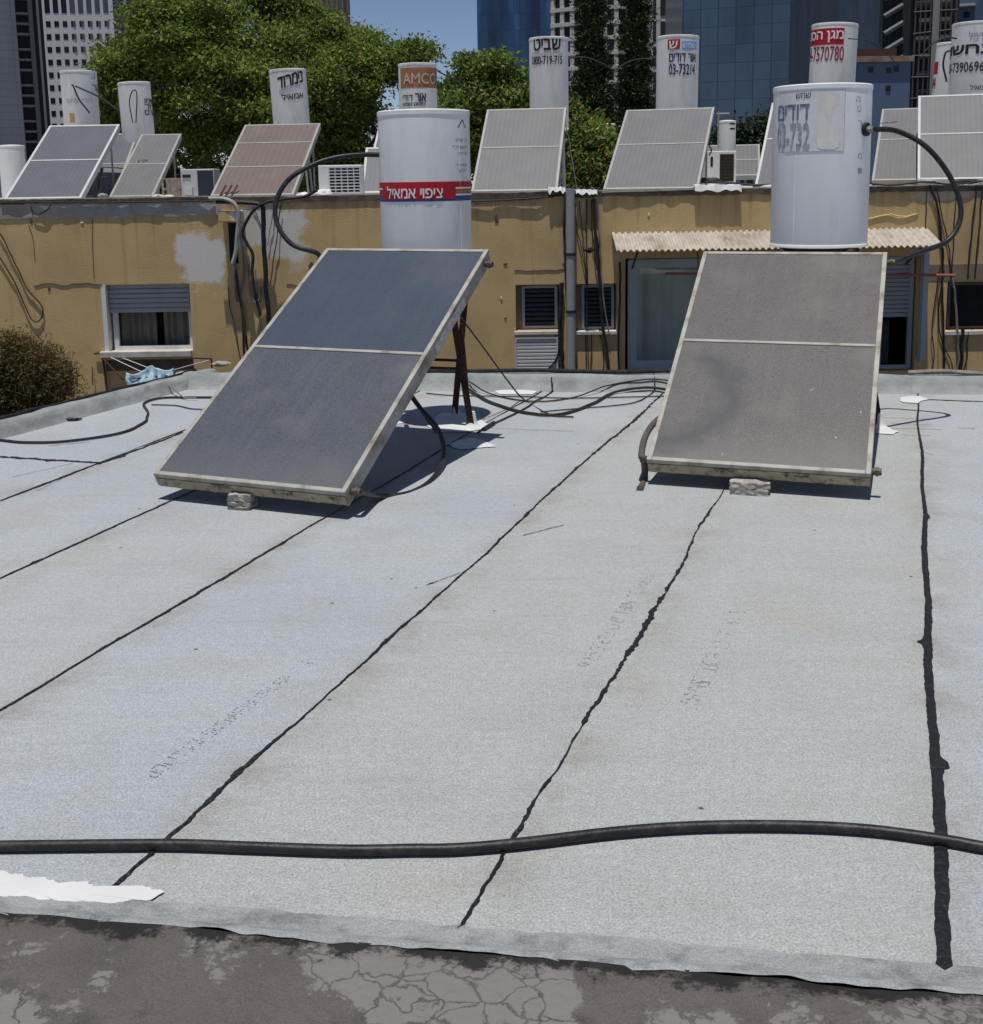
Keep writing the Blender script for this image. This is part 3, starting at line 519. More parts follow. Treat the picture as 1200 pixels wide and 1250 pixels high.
def onc(T, x, z, e):   # x = sideways metres on the surface measured as arc from the front
    a = x/T['R']; return ((T['R']+e)*math.sin(a), -(T['R']+e)*math.cos(a), z)
def arc_of(T, px, py):
    # where a line of sight through the photo meets the front of this tank, as arc length and height
    r = ray(px, py); o = EYE-T['c']; a = r.x*r.x+r.y*r.y; b = 2*(o.x*r.x+o.y*r.y); c = o.x*o.x+o.y*o.y-T['R']**2; d = b*b-4*a*c
    t = (-b-math.sqrt(max(d, 0)))/(2*a); q = o+r*t; return math.atan2(q.x, -q.y)*T['R'], EYE.z+r.z*t-T['z0']
def patch(root, T, x0, x1, z0, z1, m, e=.002, name='label', parent=None, n=20):
    vs = []; fs = []
    for i in range(n+1):
        x = x0+(x1-x0)*i/n; vs += [onc(T, x, z0, e), onc(T, x, z1, e), onc(T, x, z1, .0002), onc(T, x, z0, .0002)]
    for i in range(n):
        a = i*4; b = a+4; fs += [(a, b, b+1, a+1), (a+1, b+1, b+2, a+2), (a+3, b+3, b, a)]
    fs += [(0, 1, 2, 3), (n*4+3, n*4+2, n*4+1, n*4)]
    return MB().add(vs, fs).build(name, m, parent or root)
def lettering(root, T, s, x0, x1, z0, z1, m, bold=0., e=.004, skew=0, parent=None, name='lettering', dip=0):
    vs, fs = text_geo(s); mb = MB(); w = bold*.9*(z1-z0)
    for k, (dx, dy) in enumerate(((0, 0), (w, 0), (-w, 0), (0, w), (0, -w)) if bold else ((0, 0),)):
        mb.add([onc(T, x0+(x1-x0)*x+skew*y*(z1-z0)+dx, z0+(z1-z0)*y+dip*(x-.5)+dy, e+.0004*k) for x, y in vs], fs)
    return mb.build(name, m, parent or root)
def pxbox(T, x0, y0, x1, y1):
    ym = (y0+y1)/2; xm = (x0+x1)/2
    return arc_of(T, x0, ym)[0], arc_of(T, x1, ym)[0], arc_of(T, xm, y1)[1], arc_of(T, xm, y0)[1]
def let_px(root, T, s, box, m, **k): a = pxbox(T, *box); return lettering(root, T, s, *a, m, **k)
def pat_px(root, T, box, m, **k): a = pxbox(T, *box); return patch(root, T, *a, m, **k)

# front left tank
TLc = (519, 8.22, .313)
tl, T = tank(519, 8.22, .313, 1.19, P(519, 133, 7.95).z, 'tall white water tank with a red and blue band, behind the bluish collector', TANKW)
a = T['R']*1.52
def band(y0, y1): return arc_of(T, 519, y1)[1], arc_of(T, 519, y0)[1]
z0, z1 = band(222, 246)
lb = patch(tl, T, -a, a, z0, z1, RED, name='label_band', n=40)
h = z1-z0
p = patch(tl, T, -a, a, z0, z0+h*.28, BLUE, e=.003, name='blue_stripe', parent=lb, n=40)
p = patch(tl, T, a*.35, a, z0+h*.62, z0+h*.70, LETW, e=.0035, name='white_stripe', parent=lb)
p = patch(tl, T, a*.35, a, z0+h*.28, z0+h*.36, LETW, e=.0035, name='white_stripe', parent=lb)
p = patch(tl, T, a*.38, a, z0+h*.40, z0+h*.58, BROWN, e=.0035, name='faded_stripe', parent=lb)
p = patch(tl, T, -a, -a*.62, z0+h*.62, z0+h*.70, LETW, e=.0035, name='white_stripe', parent=lb)
x0, x1, _, _ = pxbox(T, 468, 225, 556, 245)
p = patch(tl, T, x0, x1, z0+h*.12, z0+h*.88, RED, e=.0045, name='red_oval', parent=lb)
let_px(tl, T, 'ציפוי אמאיל', (474, 227, 540, 242), LETW, bold=.012, e=.0075, parent=lb)
# small print at the upper right of the tank
x0, x1, q0, q1 = pxbox(T, 558, 146, 568, 156)
tri = MB().add([onc(T, x0, q0, .003), onc(T, (x0+x1)/2, q1, .003), onc(T, (x0+x1)/2+.008, q1, .003), onc(T, x0+.012, q0, .003), onc(T, x1, q0, .003), onc(T, x1-.012, q0, .003)], [(0, 3, 2, 1), (5, 4, 2, 1)]); tri.build('triangle_emblem', LETK, tl)
for k, (s, b) in enumerate([('דוד שמש', (556, 169, 570, 173)), ('חשמלי', (552, 177, 570, 182)), ('120 ליטר', (558, 185, 570, 189)), ('אמאיל', (556, 199, 570, 203)), ('תקן', (560, 207, 568, 211))]):
    let_px(tl, T, s, b, LETG, e=.003)
# front right tank
tr, T = tank(1001, 8.28, .328, P(1000, 304, 7.95).z, P(1001, 101, 7.95).z, 'large white water tank with a faded square label, behind the brownish stained collector', TANKR)
sq = pat_px(tr, T, (951, 110, 1031, 185), PEEL, name='square_label', e=.002)
x0, x1, q0, q1 = pxbox(T, 951, 110, 1031, 185)
for (a0, a1, b0, b1) in ((x0, x1, q1-.003, q1), (x0, x1, q0, q0+.003), (x1-.003, x1, q0, q1)): patch(tr, T, a0, a1, b0, b1, LETG, e=.003, name='label_border', parent=sq)
let_px(tr, T, 'שמש', (972, 113, 990, 120), LETK, parent=sq); let_px(tr, T, 'דודים', (951, 128, 988, 147), LETB, bold=.02, parent=sq)
let_px(tr, T, '03-732', (950, 151, 988, 181), LETG, bold=.015, parent=sq)
mb = MB(); x0, x1, q0, q1 = pxbox(T, 997, 116, 1026, 182); k = 22; pt = []
for i in range(k): aa = 2*PI*i/k; pt.append(onc(T, (x0+x1)/2+(x1-x0)/2*(max(-1, min(1, 1.25*math.cos(aa)))+.12*noise.noise(Vector((i*1.3, 0, 0)))), (q0+q1)/2+(q1-q0)/2*(max(-1, min(1, 1.25*math.sin(aa)))+.08*noise.noise(Vector((0, i*1.3, 0)))), .0036))
cx_ = sum((Vector(q) for q in pt), Vector())/k; cx_ = Vector(onc(T, (x0+x1)/2, (q0+q1)/2, .0036)); mb.add([cx_]+pt, [(0, 1+i, 1+(i+1) % k) for i in range(k)]); mb.build('peeled_paper', mat('torn_paper', (.76, .73, .67), .9, .06, 12), tr)
ax, az = arc_of(T, 1056, 158); 
aa = ax/T['R']; nd = Vector((math.sin(aa), -math.cos(aa), 0)); pc = Vector(onc(T, ax, az, 0)); hs = T['c']+pc+Vector((0, 0, T['z0']))
mb = MB(); mb.tube([pc-nd*.01, pc+nd*.02], .045, 20); mb.build('flange', BLACK, tr)
mb = MB(); mb.tube([pc+nd*.02, pc+nd*.06], .018, 10); mb.tube([pc+nd*.035, pc+nd*.05], .027, 6); mb.build('pipe_fitting', ALUM, tr)
for k, (x, y) in enumerate(((1045, 118), (1046, 130), (1047, 147), (1047, 187), (1047, 205))):
    let_px(tr, T, 'הסרמוח'[k], (x, y, x+5, y+7), LETG, e=.003)
# ------------------------------------------------------------------ stands under the front tanks
def stand(cx, cy, Rr, ztop, label, yaw=-.34, feet=()):
    root = empty('tank_stand', (cx, cy, 0), label, 'tank stand'); q = Rr*.74; M = Matrix.Rotation(yaw, 4, 'Z')
    tops = [M@Vector((sx*q, sy*q, ztop-.03)) for sx, sy in ((-1,-1),(1,-1),(1,1),(-1,1))]; bots = [Vector(f)-Vector((cx, cy, 0)) for f in feet]
    for t, b in zip(tops, bots):
        mb = MB(); d = (t-b).normalized(); s = d.cross(Vector((0, 0, 1))).normalized() if abs(d.z) < .999 else Vector((1, 0, 0)); s = Vector((.92, -.38, 0)); w2 = d.cross(s).normalized()
        for (u0, u1, v0, v1) in ((-.024, .024, -.024, -.018), (-.024, -.018, -.018, .024)):     # an angle iron
            vs = [p+s*u+w2*v for p in (b, t) for (u, v) in ((u0, v0), (u1, v0), (u1, v1), (u0, v1))]
            mb.add(vs, [(0,1,2,3),(7,6,5,4),(0,4,5,1),(1,5,6,2),(2,6,7,3),(3,7,4,0)])
        mb.build('leg', RUST, root)
        mb = MB(); rr = random.Random(b.x); mb.lathe([(.075, .003), (.05, .012), (.028, .035), (.024, .09), (.018, .11)], 14, (b.x, b.y)); mb.build('tarred_foot', WHITEP if 'faded' in label else TARP, root, smooth=True)
    for i in range(4):
        for f_, r in ((.36, .011),) : mb = MB(); mb.tube([bots[i].lerp(tops[i], f_), bots[(i+1) % 4].lerp(tops[(i+1) % 4], f_)], r, 6); mb.build('crosspiece', RUST, root)
    mb = MB()
    for i in range(4): mb.tube([tops[i]+Vector((0,0,.012)), tops[(i+1) % 4]+Vector((0,0,.012))], .016, 4)
    mb.tube([tops[0], tops[2]], .014, 4); mb.tube([tops[1], tops[3]], .014, 4); mb.build('top_frame', RUST, root)
    return root
fl = [G(577, 521), G(556, 509)]
stL = stand(tl.location.x, 8.22, .313, 1.19, 'rusty brown angle iron stand under the tank with the red and blue band', feet=(Vector((fl[0].x-.56, fl[0].y+.2, 0)), fl[0], fl[1], Vector((fl[1].x-.56, fl[1].y+.2, 0))))
mb = MB(); mb.tube([G(534, 528)-stL.location, P(503, 485, 7.7)-stL.location], .011, 6); mb.build('brace', RUST, stL)
mb = MB(); mb.tube([G(577, 521)+Vector((-.015, .02, .02))-stL.location, P(563, 395, 8.0)-stL.location], .014, 6); mb.build('brace', RUST, stL)
f2 = G(1074, 523); c2 = tr.location
stR = stand(c2.x, 8.28, .328, c2.z, 'rusty brown stand under the tank with the faded square label', feet=(Vector((f2.x-.56, f2.y+.2, 0)), f2, Vector((f2.x+.02, f2.y+.5, 0)), Vector((f2.x-.54, f2.y+.7, 0))))
# ------------------------------------------------------------------ blocks under the collectors
def blocks(px, py, label, sx, seed, layers=3):
    c = G(px, py); root = empty('paving_block', (c.x, c.y, 0), label, 'block'); rr = random.Random(seed); z = .002
    mats = [mat('pale_weathered_block', (.40, .37, .33), .95, .25, 20, bump=.8, bscale=30, dirt=(.12, .10, .09), dirt_amt=.8, dirt_scale=12)]
    for k in range(layers):
        h = (.016, .022, .04)[k] if layers == 3 else .032; w = sx*rr.uniform(.88, 1.05); d = .09*rr.uniform(.9, 1.1)
        bm = bmesh.new(); bmesh.ops.create_cube(bm, size=1); bmesh.ops.subdivide_edges(bm, edges=bm.edges[:], cuts=7, use_grid_fill=True)
        for v in bm.verts:
            v.co = Vector((v.co.x*w, v.co.y*d, v.co.z*h)); v.co += noise.noise_vector(v.co*22+Vector((k, seed, 0)))*.011+noise.noise_vector(v.co*60+Vector((k, seed, 0)))*.004
            v.co = Matrix.Rotation(-.3+rr.uniform(-.0, .0)+k*.12, 4, 'Z')@v.co+Vector((rr.uniform(-.0005, .0005), 0, z+h/2))
        me = bpy.data.meshes.new('slab'); bm.to_mesh(me); bm.free(); me.materials.append(mats[0]); o = bpy.data.objects.new('slab', me); COL.objects.link(o); o.parent = root; z += h+.003
blocks(296, 620, 'small stack of broken pale slabs under the bluish collector', .13, 1)
blocks(915, 602, 'pair of whitish weathered blocks under the brownish stained collector', .20, 2, layers=2)
# ------------------------------------------------------------------ hoses and cables on our roof
def cable(pts, r, label, cat='cable', m=WIRE, name='cable', group=None, n=8, sm=8, wav=0.):
    q = catmull([Vector(p) for p in pts], sm)
    if wav: q = [p+Vector((noise.noise(p*6)*wav, noise.noise(p*6+Vector((5,5,5)))*wav, 0)) for p in q]
    return tag(MB().tube(q, r, n).build(name, m, smooth=True), label, cat, group)
cable([G(x, y, .017) for x, y in ((-900, 1010), (-400, 1045), (-60, 1034), (0, 1033), (200, 1031), (300, 1034), (420, 1038), (500, 1037), (560, 1036), (640, 1029), (750, 1016), (850, 1009), (960, 1008), (1060, 1013), (1150, 1025), (1200, 1034), (1290, 1050), (1450, 1062), (1700, 1040), (2100, 1010))], .0145, 'thick black hose lying across the whole foreground of the roof', 'hose', BLACK, 'hose', n=14)
cable([hs+nd*.055, P(1095, 160, 8.15), P(1128, 177, 8.1), P(1155, 208, 8.05), P(1171, 243, 8.0), P(1171, 272, 7.95), P(1155, 295, 7.9), P(1125, 307, 7.8), (MR@Vector((wR+.03, LR-.05, -.05)))+Vector(cR.location)], .018, 'black hose arching from the right side of the faded label tank to its collector', 'hose', BLACK, 'hose', n=12)
cable([P(468, 189, 8.15), P(440, 189, 8.2), P(412, 192, 8.2), P(385, 200, 8.15), P(355, 217, 8.1), P(338, 243, 8.05), P(338, 272, 8.0), P(356, 298, 7.95), P(385, 308, 7.95), (ML@Vector((-.03, LL-.06, -.05)))+Vector(cL.location)], .017, 'black hose looping left from the red and blue band tank down to its collector', 'hose', BLACK, 'hose', n=12)
qs = (ML@Vector((wL+.04, .06, -.05)))+Vector(cL.location)
cable([qs, P(465, 606, 6.2), P(500, 602, 6.35), P(528, 585, 6.6), P(542, 556, 7.0), P(535, 525, 7.4), P(512, 497, 7.7), P(495, 470, 7.9), P(488, 440, 8.1)], .0165, 'black hose looping out from the low right corner of the bluish collector', 'hose', BLACK, 'hose', n=12)
qs = (MR@Vector((-.03, .05, -.05)))+Vector(cR.location)
cable([G(781, 597, .01), P(787, 585, 6.55), qs, P(783, 556, 6.5), P(787, 535, 6.7), P(798, 517, 6.95), P(815, 505, 7.3), P(850, 490, 7.8)], .019, 'thick grey brown hose curving behind the left edge of the brownish collector', 'hose', mat('aged_hose_sleeve', (.10, .085, .075), .8, .2, 20, bump=.3), 'hose', n=12)
RC = [
 ([(570, 474), (600, 491), (640, 503), (680, 506), (720, 494), (750, 479), (790, 473), (830, 478)], .011, 'thickest black cable snaking on the roof between the two collectors'),
 ([(572, 466), (600, 481), (650, 490), (700, 485), (740, 471), (790, 463), (830, 466)], .006, 'thin black cable arching above the thickest one between the two collectors'),
 ([(520, 480), (560, 483), (640, 484), (700, 486), (830, 483)], .005, 'straight thin black cable running level along the far kerb'),
 ([(676, 445), (674, 462), (673, 478), (655, 489), (632, 503), (600, 518), (583, 528)], .006, 'black cable with a taped joint, dropping from the kerb towards the stand'),
 ([(799, 446), (799, 462), (798, 478), (775, 491), (740, 496), (690, 500), (660, 503)], .005, 'dark cable hanging over the far kerb beside the brownish collector'),
]
for pts, r, lab in RC: cable([K(x, y, r+.006) if y < 492 else G(x, y, r+.004) for x, y in pts], r, lab, m=WIRE, group='cables on the roof', wav=.01)
mb = MB(); mb.tube([G(590, 524, .015), G(603, 516, .015)], .014, 8); o = mb.build('cable_joint', BLACK); tag(o, 'black taped cable joint lying near the foot of the left stand', 'cable joint')
cable([P(563, 388, 8.0), P(590, 424, 8.3), P(620, 465, 8.7), P(640, 488, 9.0), G(672, 506, .01), G(700, 509, .01)], .006, 'thin dark cable slanting from the left stand down to the roof', m=WIRE)
cable([G(x, y, .012) for x, y in ((-40, 530), (0, 537), (40, 540), (85, 538), (140, 530), (172, 518), (181, 505), (176, 492), (195, 486), (225, 485), (262, 485))], .009, 'black cable winding over the far left of the roof', m=WIRE, wav=.008)
cable([G(x, y, z) for x, y, z in ((195, 462, .10), (212, 475, .05), (225, 485, .02), (240, 486, .02))], .006, 'short grey cable dropping off the left kerb to the roof', m=WIREG)
cable([G(x, y, .008) for x, y in ((185, 494), (215, 495), (235, 499), (262, 500))], .005, 'thin dark cable left of the bluish collector, nearest of the far ones', m=WIRE)
cable([Vector((x, far_y(x)+.22, .138+.006*math.sin(x*5))) for x in np.linspace(-.6, 2.2, 14)], .017, 'thick black cable lying along the top of the far kerb', m=BLACK, wav=.01)
cable([Vector((left_x(y)-.165, y, .112+.006*math.sin(y*7))) for y in np.linspace(5.5, 10.1, 22)], .012, 'black cable running along the outer edge of the left kerb', m=BLACK, wav=.03)
def lump(c, s, label, m, cat, name, seed=0, n=3):
    bm = bmesh.new(); bmesh.ops.create_icosphere(bm, subdivisions=n, radius=1)
    for v in bm.verts:
        k = 1+.35*noise.noise(v.co*1.6+Vector((seed, 0, 0)))+.18*noise.noise(v.co*4+Vector((seed, 9, 0))); v.co = Vector((v.co.x*s[0]*k, v.co.y*s[1]*k, v.co.z*s[2]*k))
    me = bpy.data.meshes.new(name); bm.to_mesh(me); bm.free(); me.materials.append(m); me.polygons.foreach_set('use_smooth', [True]*len(me.polygons)); o = bpy.data.objects.new(name, me); COL.objects.link(o); o.location = c; return tag(o, label, cat)
lump(G(168, 486, .02), (.05, .05, .035), 'dark patch of torn membrane bulging at the inner side of the left kerb', KERBM, 'membrane flap', 'membrane_flap', 3)
lump(G(70, 512, .012), (.16, .035, .015), 'black tar lump against the left kerb beside the bush', TAR, 'tar lump', 'tar_lump', 4)
lump(Vector((KL1.x+.0, KL1.y+.30, .12)), (.08, .05, .022), 'whitish rag lying where the two kerbs meet', CONC, 'rag', 'rag', 5)
lump(P(741, 455, 9.9), (.10, .05, .02), 'flat pale mortar lump on the far kerb below the sliding door', CONC, 'mortar lump', 'mortar_lump', 8)
cable([Vector((3.3+i*.25, far_y(3.3+i*.25)+.2, .14+.012*math.sin(i*1.7))) for i in range(20)], .02, 'weathered wooden batten lying on the far kerb at the right', 'batten', mat('weathered_wood', (.25, .22, .19), .9, .3, 10, dirt=(.04, .03, .03), dirt_amt=.8, dirt_scale=6), 'batten', n=5)
# ================================================================== the tan building across
YW = 14.5; ZG = -8.0
BLD = empty('apartment_building', (0, YW, ZG), 'long tan rendered building with stained wall across the gap, windows and flat roof', 'building')
def bpart(mb, name, m, parent=None, **k):
    o = mb.build(name, m, parent or BLD, M=(Matrix.Translation((0, -YW, -ZG)) if (parent is None or parent.parent == BLD) else None), **k); return o
XL, XR = -16., 13.; ZT = 1.53
def R4(x0, y0, x1, y1, Y=YW): a, b = P(x0, y1, Y), P(x1, y0, Y); return a.x, a.z, b.x, b.z
op = {'wl': R4(129, 346, 231, 430), 'wa': R4(630, 347, 683, 404), 'wb': R4(703, 346, 753, 405), 'd1': R4(763, 312, 985, 453), 'd2': R4(1072, 312, 1122, 453), 'wr': R4(1154, 343, 1250, 404)}
holes = list(op.values())
xs = sorted(set([XL, XR]+[h[0] for h in holes]+[h[2] for h in holes])); zs = sorted(set([ZG, ZT]+[h[1] for h in holes]+[h[3] for h in holes]))
mb = MB()
def inh(x, z): return any(h[0] < x < h[2] and h[1] < z < h[3] for h in holes)
# front face as a grid of quads subdivided so the wall can be slightly uneven, with reveals round each opening
for i in range(len(xs)-1):
    for j in range(len(zs)-1):
        x0, x1, z0, z1 = xs[i], xs[i+1], zs[j], zs[j+1]
        if not inh((x0+x1)/2, (z0+z1)/2): mb.add([(x0, YW, z0), (x1, YW, z0), (x1, YW, z1), (x0, YW, z1)], [(0, 1, 2, 3)])
for (x0, z0, x1, z1) in holes:
    D = YW+.22
    mb.add([(x0,YW,z0),(x1,YW,z0),(x1,YW,z1),(x0,YW,z1),(x0,D,z0),(x1,D,z0),(x1,D,z1),(x0,D,z1)], [(0,4,5,1),(1,5,6,2),(2,6,7,3),(3,7,4,0)])
mb.add([(XL,YW,ZG),(XL,YW,ZT),(XL,22,ZT),(XL,22,ZG),(XR,YW,ZG),(XR,YW,ZT),(XR,22,ZT),(XR,22,ZG)], [(0,1,2,3),(4,7,6,5),(3,2,6,7)])
w = bpart(mb, 'wall', WALL)
DARK = mat('dark_room', (.02, .02, .02), .9)
ROOFN = mat('dirty_white_roof_sheet', (.50, .49, .47), .9, .15, 2, dirt=(.22, .19, .16), dirt_amt=.7, dirt_scale=1.5)
mb = MB(); mb.box((XL, YW+.02, ZT-.2), (XR, 22, ZT-.02)); bpart(mb, 'roof_slab', ROOFN)
# ragged coping along the roof edge
def coping(x0, x1, dz, th, m, seed, out=.03, y1=.28):
    mb = MB(); n = int((x1-x0)/.04); vs = []
    for i in range(n+1):
        x = x0+(x1-x0)*i/n; t = ZT+dz+noise.noise(Vector((x*2.3, seed, 0)))*.012+noise.noise(Vector((x*11, seed, 0)))*.008; b = ZT-th+noise.noise(Vector((x*3, seed, 5)))*.02+noise.noise(Vector((x*17, seed, 5)))*.012
        vs += [(x, YW-out, b), (x, YW-out-.004, t), (x, YW+y1, t+.01), (x, YW+y1, b)]
    mb.add(vs, [(i*4+j, (i+1)*4+j, (i+1)*4+(j+1) % 4, i*4+(j+1) % 4) for i in range(n) for j in range(4)]); return bpart(mb, 'coping', m)
EDGE = mat('sooty_roof_edge', (.15, .125, .095), .95, .4, 6, bump=.5, dirt=(.05, .045, .04), dirt_amt=.8, dirt_scale=5)
coping(-9, P(278, 250, YW).x, .0, .20, COPING, 1, .012); coping(P(278, 250, YW).x+.01, 10, .012, .055, EDGE, 2, .015)
coping(-9, P(262, 250, YW).x, .02, .03, EDGE, 7, .02)
def rough_patch(box, m, name, seed, th=.006, Y=YW, n=40, amp=.10, parent=None):
    x0, z0, x1, z1 = R4(*box, Y); c = Vector(((x0+x1)/2, Y, (z0+z1)/2)); pts = []
    for i in range(n):
        a = 2*PI*i/n; e = (abs(math.cos(a))**5+abs(math.sin(a))**5)**(-1/5); k = e*(1+amp*noise.noise(Vector((math.cos(a)*2, math.sin(a)*2, seed)))+amp*.7*noise.noise(Vector((math.cos(a)*9, math.sin(a)*9, seed))))
        pts.append((c.x+(x1-x0)/2*k*math.cos(a), Y-.001, c.z+(z1-z0)/2*k*math.sin(a)))
    mb = MB(); mb.poly(pts, th, (0, -1, 0)); return bpart(mb, name, m)
STN = mat('brown_render_and_recess_shade', (.11, .085, .065), .95, .3, 6)
x0, z0, x1, z1 = R4(130, 438, 236, 453); mb = MB(); mb.box((x0, YW-.003, z0), (x1, YW+.01, z1)); bpart(mb, 'under_sill_shade_band', STN)  # flat brown strip: the recess and its shadow under the sill, done in colour
FADE = mat('faded_render_band', (.24, .185, .125), .95, .15, 5, dirt=(.32, .28, .23), dirt_amt=.6, dirt_scale=4)
x0, z0, x1, z1 = R4(1122, 321, 1260, 343); mb = MB(); mb.box((x0, YW-.004, z0), (x1, YW+.01, z1)); bpart(mb, 'render_band', FADE)
for k, (pts, r) in enumerate([([(42, 349), (60, 346), (75, 349), (95, 346), (125, 347)], .007), ([(1060, 267), (1080, 263), (1100, 266), (1118, 262)], .012), ([(1086, 262), (1110, 265), (1120, 261)], .010), ([(628, 330), (660, 330), (690, 328)], .006), ([(350, 347), (372, 349), (395, 348)], .006), ([(113, 268), (113, 300), (115, 340)], .004), ([(35, 275), (40, 290), (43, 320)], .004)]):
    q = catmull([P(x, y, YW-.002) for x, y in pts], 8); q = [p+Vector((0, 0, noise.noise(p*8)*.02)) for p in q]; bpart(MB().tube(q, r, 5), 'render_crack', STN if k not in (1, 2) else WALL)
for k, (px, py, s) in enumerate([(660, 262, .03), (606, 268, .035), (617, 322, .022), (612, 364, .02), (617, 388, .012), (60, 352, .02), (100, 272, .02), (38, 270, .02), (690, 322, .03), (792, 262, .02), (640, 430, .012), (380, 325, .04), (385, 400, .025), (1048, 290, .02)]):
    c = P(px, py, YW-.004); bm = bmesh.new(); bmesh.ops.create_icosphere(bm, subdivisions=2, radius=1)
    for v in bm.verts: kk = 1+.6*noise.noise(v.co*1.5+Vector((k, 0, 0))); v.co = Vector((v.co.x*s*kk*(.7 if k % 2 else 1.1), v.co.y*.006, v.co.z*s*kk*(1.3 if k % 2 else .6)))
    me = bpy.data.meshes.new('spalled_render'); bm.to_mesh(me); bm.free(); me.materials.append(STN if k % 3 else PLASTER); o = bpy.data.objects.new('spalled_render', me); COL.objects.link(o); o.location = c-Vector((0, YW, ZG)); o.parent = BLD
def framebox(x0, z0, x1, z1, y0, y1, t, name='frame', m=FRAMEW, parent=None):
    mb = MB(); mb.box((x0, y0, z0), (x0+t, y1, z1)); mb.box((x1-t, y0, z0), (x1, y1, z1)); mb.box((x0+t, y0+.001, z0), (x1-t, y1, z0+t)); mb.box((x0+t, y0+.001, z1-t), (x1-t, y1, z1)); return bpart(mb, name, m, parent)
def backing(h, parent, d=.6):
    x0, z0, x1, z1 = h; mb = MB(); mb.box((x0-.1, YW+d, z0-.1), (x1+.1, YW+d+.02, z1+.1)); mb.box((x0-.1, YW+.23, z0-.12), (x0-.08, YW+d, z1+.1)); mb.box((x1+.08, YW+.23, z0-.12), (x1+.1, YW+d, z1+.1)); mb.box((x0-.08, YW+.23, z0-.12), (x1+.08, YW+d, z0-.1)); mb.box((x0-.08, YW+.23, z1+.1), (x1+.08, YW+d, z1+.12)); return bpart(mb, 'room', DARK, parent)
def win(name='window', lab=None):
    o = bpy.data.objects.new(name, None); COL.objects.link(o); o.parent = BLD
    if lab: o['label'] = lab
    return o
def slats(x0, x1, z0, z1, y, pitch, m, parent, name='shutter', dep=.012, tilt=.5):
    mb = MB(); n = max(1, int(round((z1-z0)/pitch))); ph = (z1-z0)/n
    for i in range(n):
        a = z0+i*ph; vs = []
        for (yy, zz) in ((0, 0), (-dep, ph*.15), (-dep, ph*.7), (0, ph*.92), (.004, ph*.92), (.004, 0)): vs += [(x0, y+yy, a+zz), (x1, y+yy, a+zz)]
        mb.add(vs, [(2*k, 2*k+1, (2*k+3) % 12, (2*k+2) % 12) for k in range(6)]+[(0,2,4,6,8,10), (11,9,7,5,3,1)])
    return bpart(mb, name, m, parent)
# left window with half lowered roller shutter
GLC = bpy.data.materials.new('clear_glass'); GLC.use_nodes = True; n_ = GLC.node_tree.nodes; t_ = n_.new('ShaderNodeBsdfTransparent'); g_ = n_.new('ShaderNodeBsdfGlossy'); g_.inputs['Roughness'].default_value = .03; x_ = n_.new('ShaderNodeMixShader'); x_.inputs[0].default_value = .07; t_.inputs[0].default_value = (.93, .96, .94, 1); LK(GLC, t_.outputs[0], x_.inputs[1]); LK(GLC, g_.outputs[0], x_.inputs[2]); LK(GLC, x_.outputs[0], n_['Material Output'].inputs[0])
h = op['wl']; wo = win('window', 'white framed window with half lowered grey roller shutter'); backing(h, wo)
mb = MB(); x0, z0, x1, z1 = h; mb.box((x0-.005, YW-.004, z0), (x0+.05, YW+.21, z1)); bpart(mb, 'white_reveal', FRAMEW, wo)
a = R4(141, 345, 230, 429, YW+.12); framebox(a[0], h[1], h[2]-.005, h[3], YW+.11, YW+.17, .055, parent=wo)
m_ = R4(141, 380, 230, 420, YW+.12); slats(h[0]+.06, h[2]-.03, P(180, 382, YW).z, h[3], YW+.09, .055, SHUT, wo)
mb = MB(); mb.box((h[0]+.06, YW+.14, h[1]+.05), (h[2]-.05, YW+.145, P(180, 380, YW).z)); bpart(mb, 'glass', GLC, wo); LEFTWIN = wo
mb = MB(); n = 60
def curtain(x0, x1, z0, z1, y, parent, amp=.02, fr=60, m=CURT):
    mb = MB(); n = 80; vs = []
    for i in range(n+1): x = x0+(x1-x0)*i/n; yy = y+amp*math.sin(x*fr+2*noise.noise(Vector((x*5, 0, 0)))*3); vs += [(x, yy, z0), (x, yy, z1)]
    mb.add(vs, [(2*i, 2*i+2, 2*i+3, 2*i+1) for i in range(n)]); return bpart(mb, 'curtain', m, parent, smooth=True)
curtain(h[0]+.1, h[0]+.58, h[1]+.02, h[3], YW+.28, LEFTWIN, .02, 60, mat('shaded_window_curtain', (.34, .29, .28), .9, .1, 2)); curtain(h[0]+.66, h[2], h[1]+.02, h[3], YW+.29, LEFTWIN, .02, 60, bpy.data.materials['shaded_window_curtain'])
x0, z0, x1, z1 = R4(122, 428, 233, 437, YW-.06); mb = MB(); mb.box((x0, YW-.07, z0), (x1, YW+.11, z1)); bpart(mb, 'sill', mat('pale_stone_sill', (.55, .51, .46), .8, .15, 10, dirt=(.3, .25, .2), dirt_amt=.5), wo, bevel=.006)
mb = MB(); x0, z0, x1, z1 = R4(128, 345, 232, 349); mb.box((x0, YW+.03, z0), (x1, YW+.1, z1)); bpart(mb, 'lintel_strip', SHUT, wo)
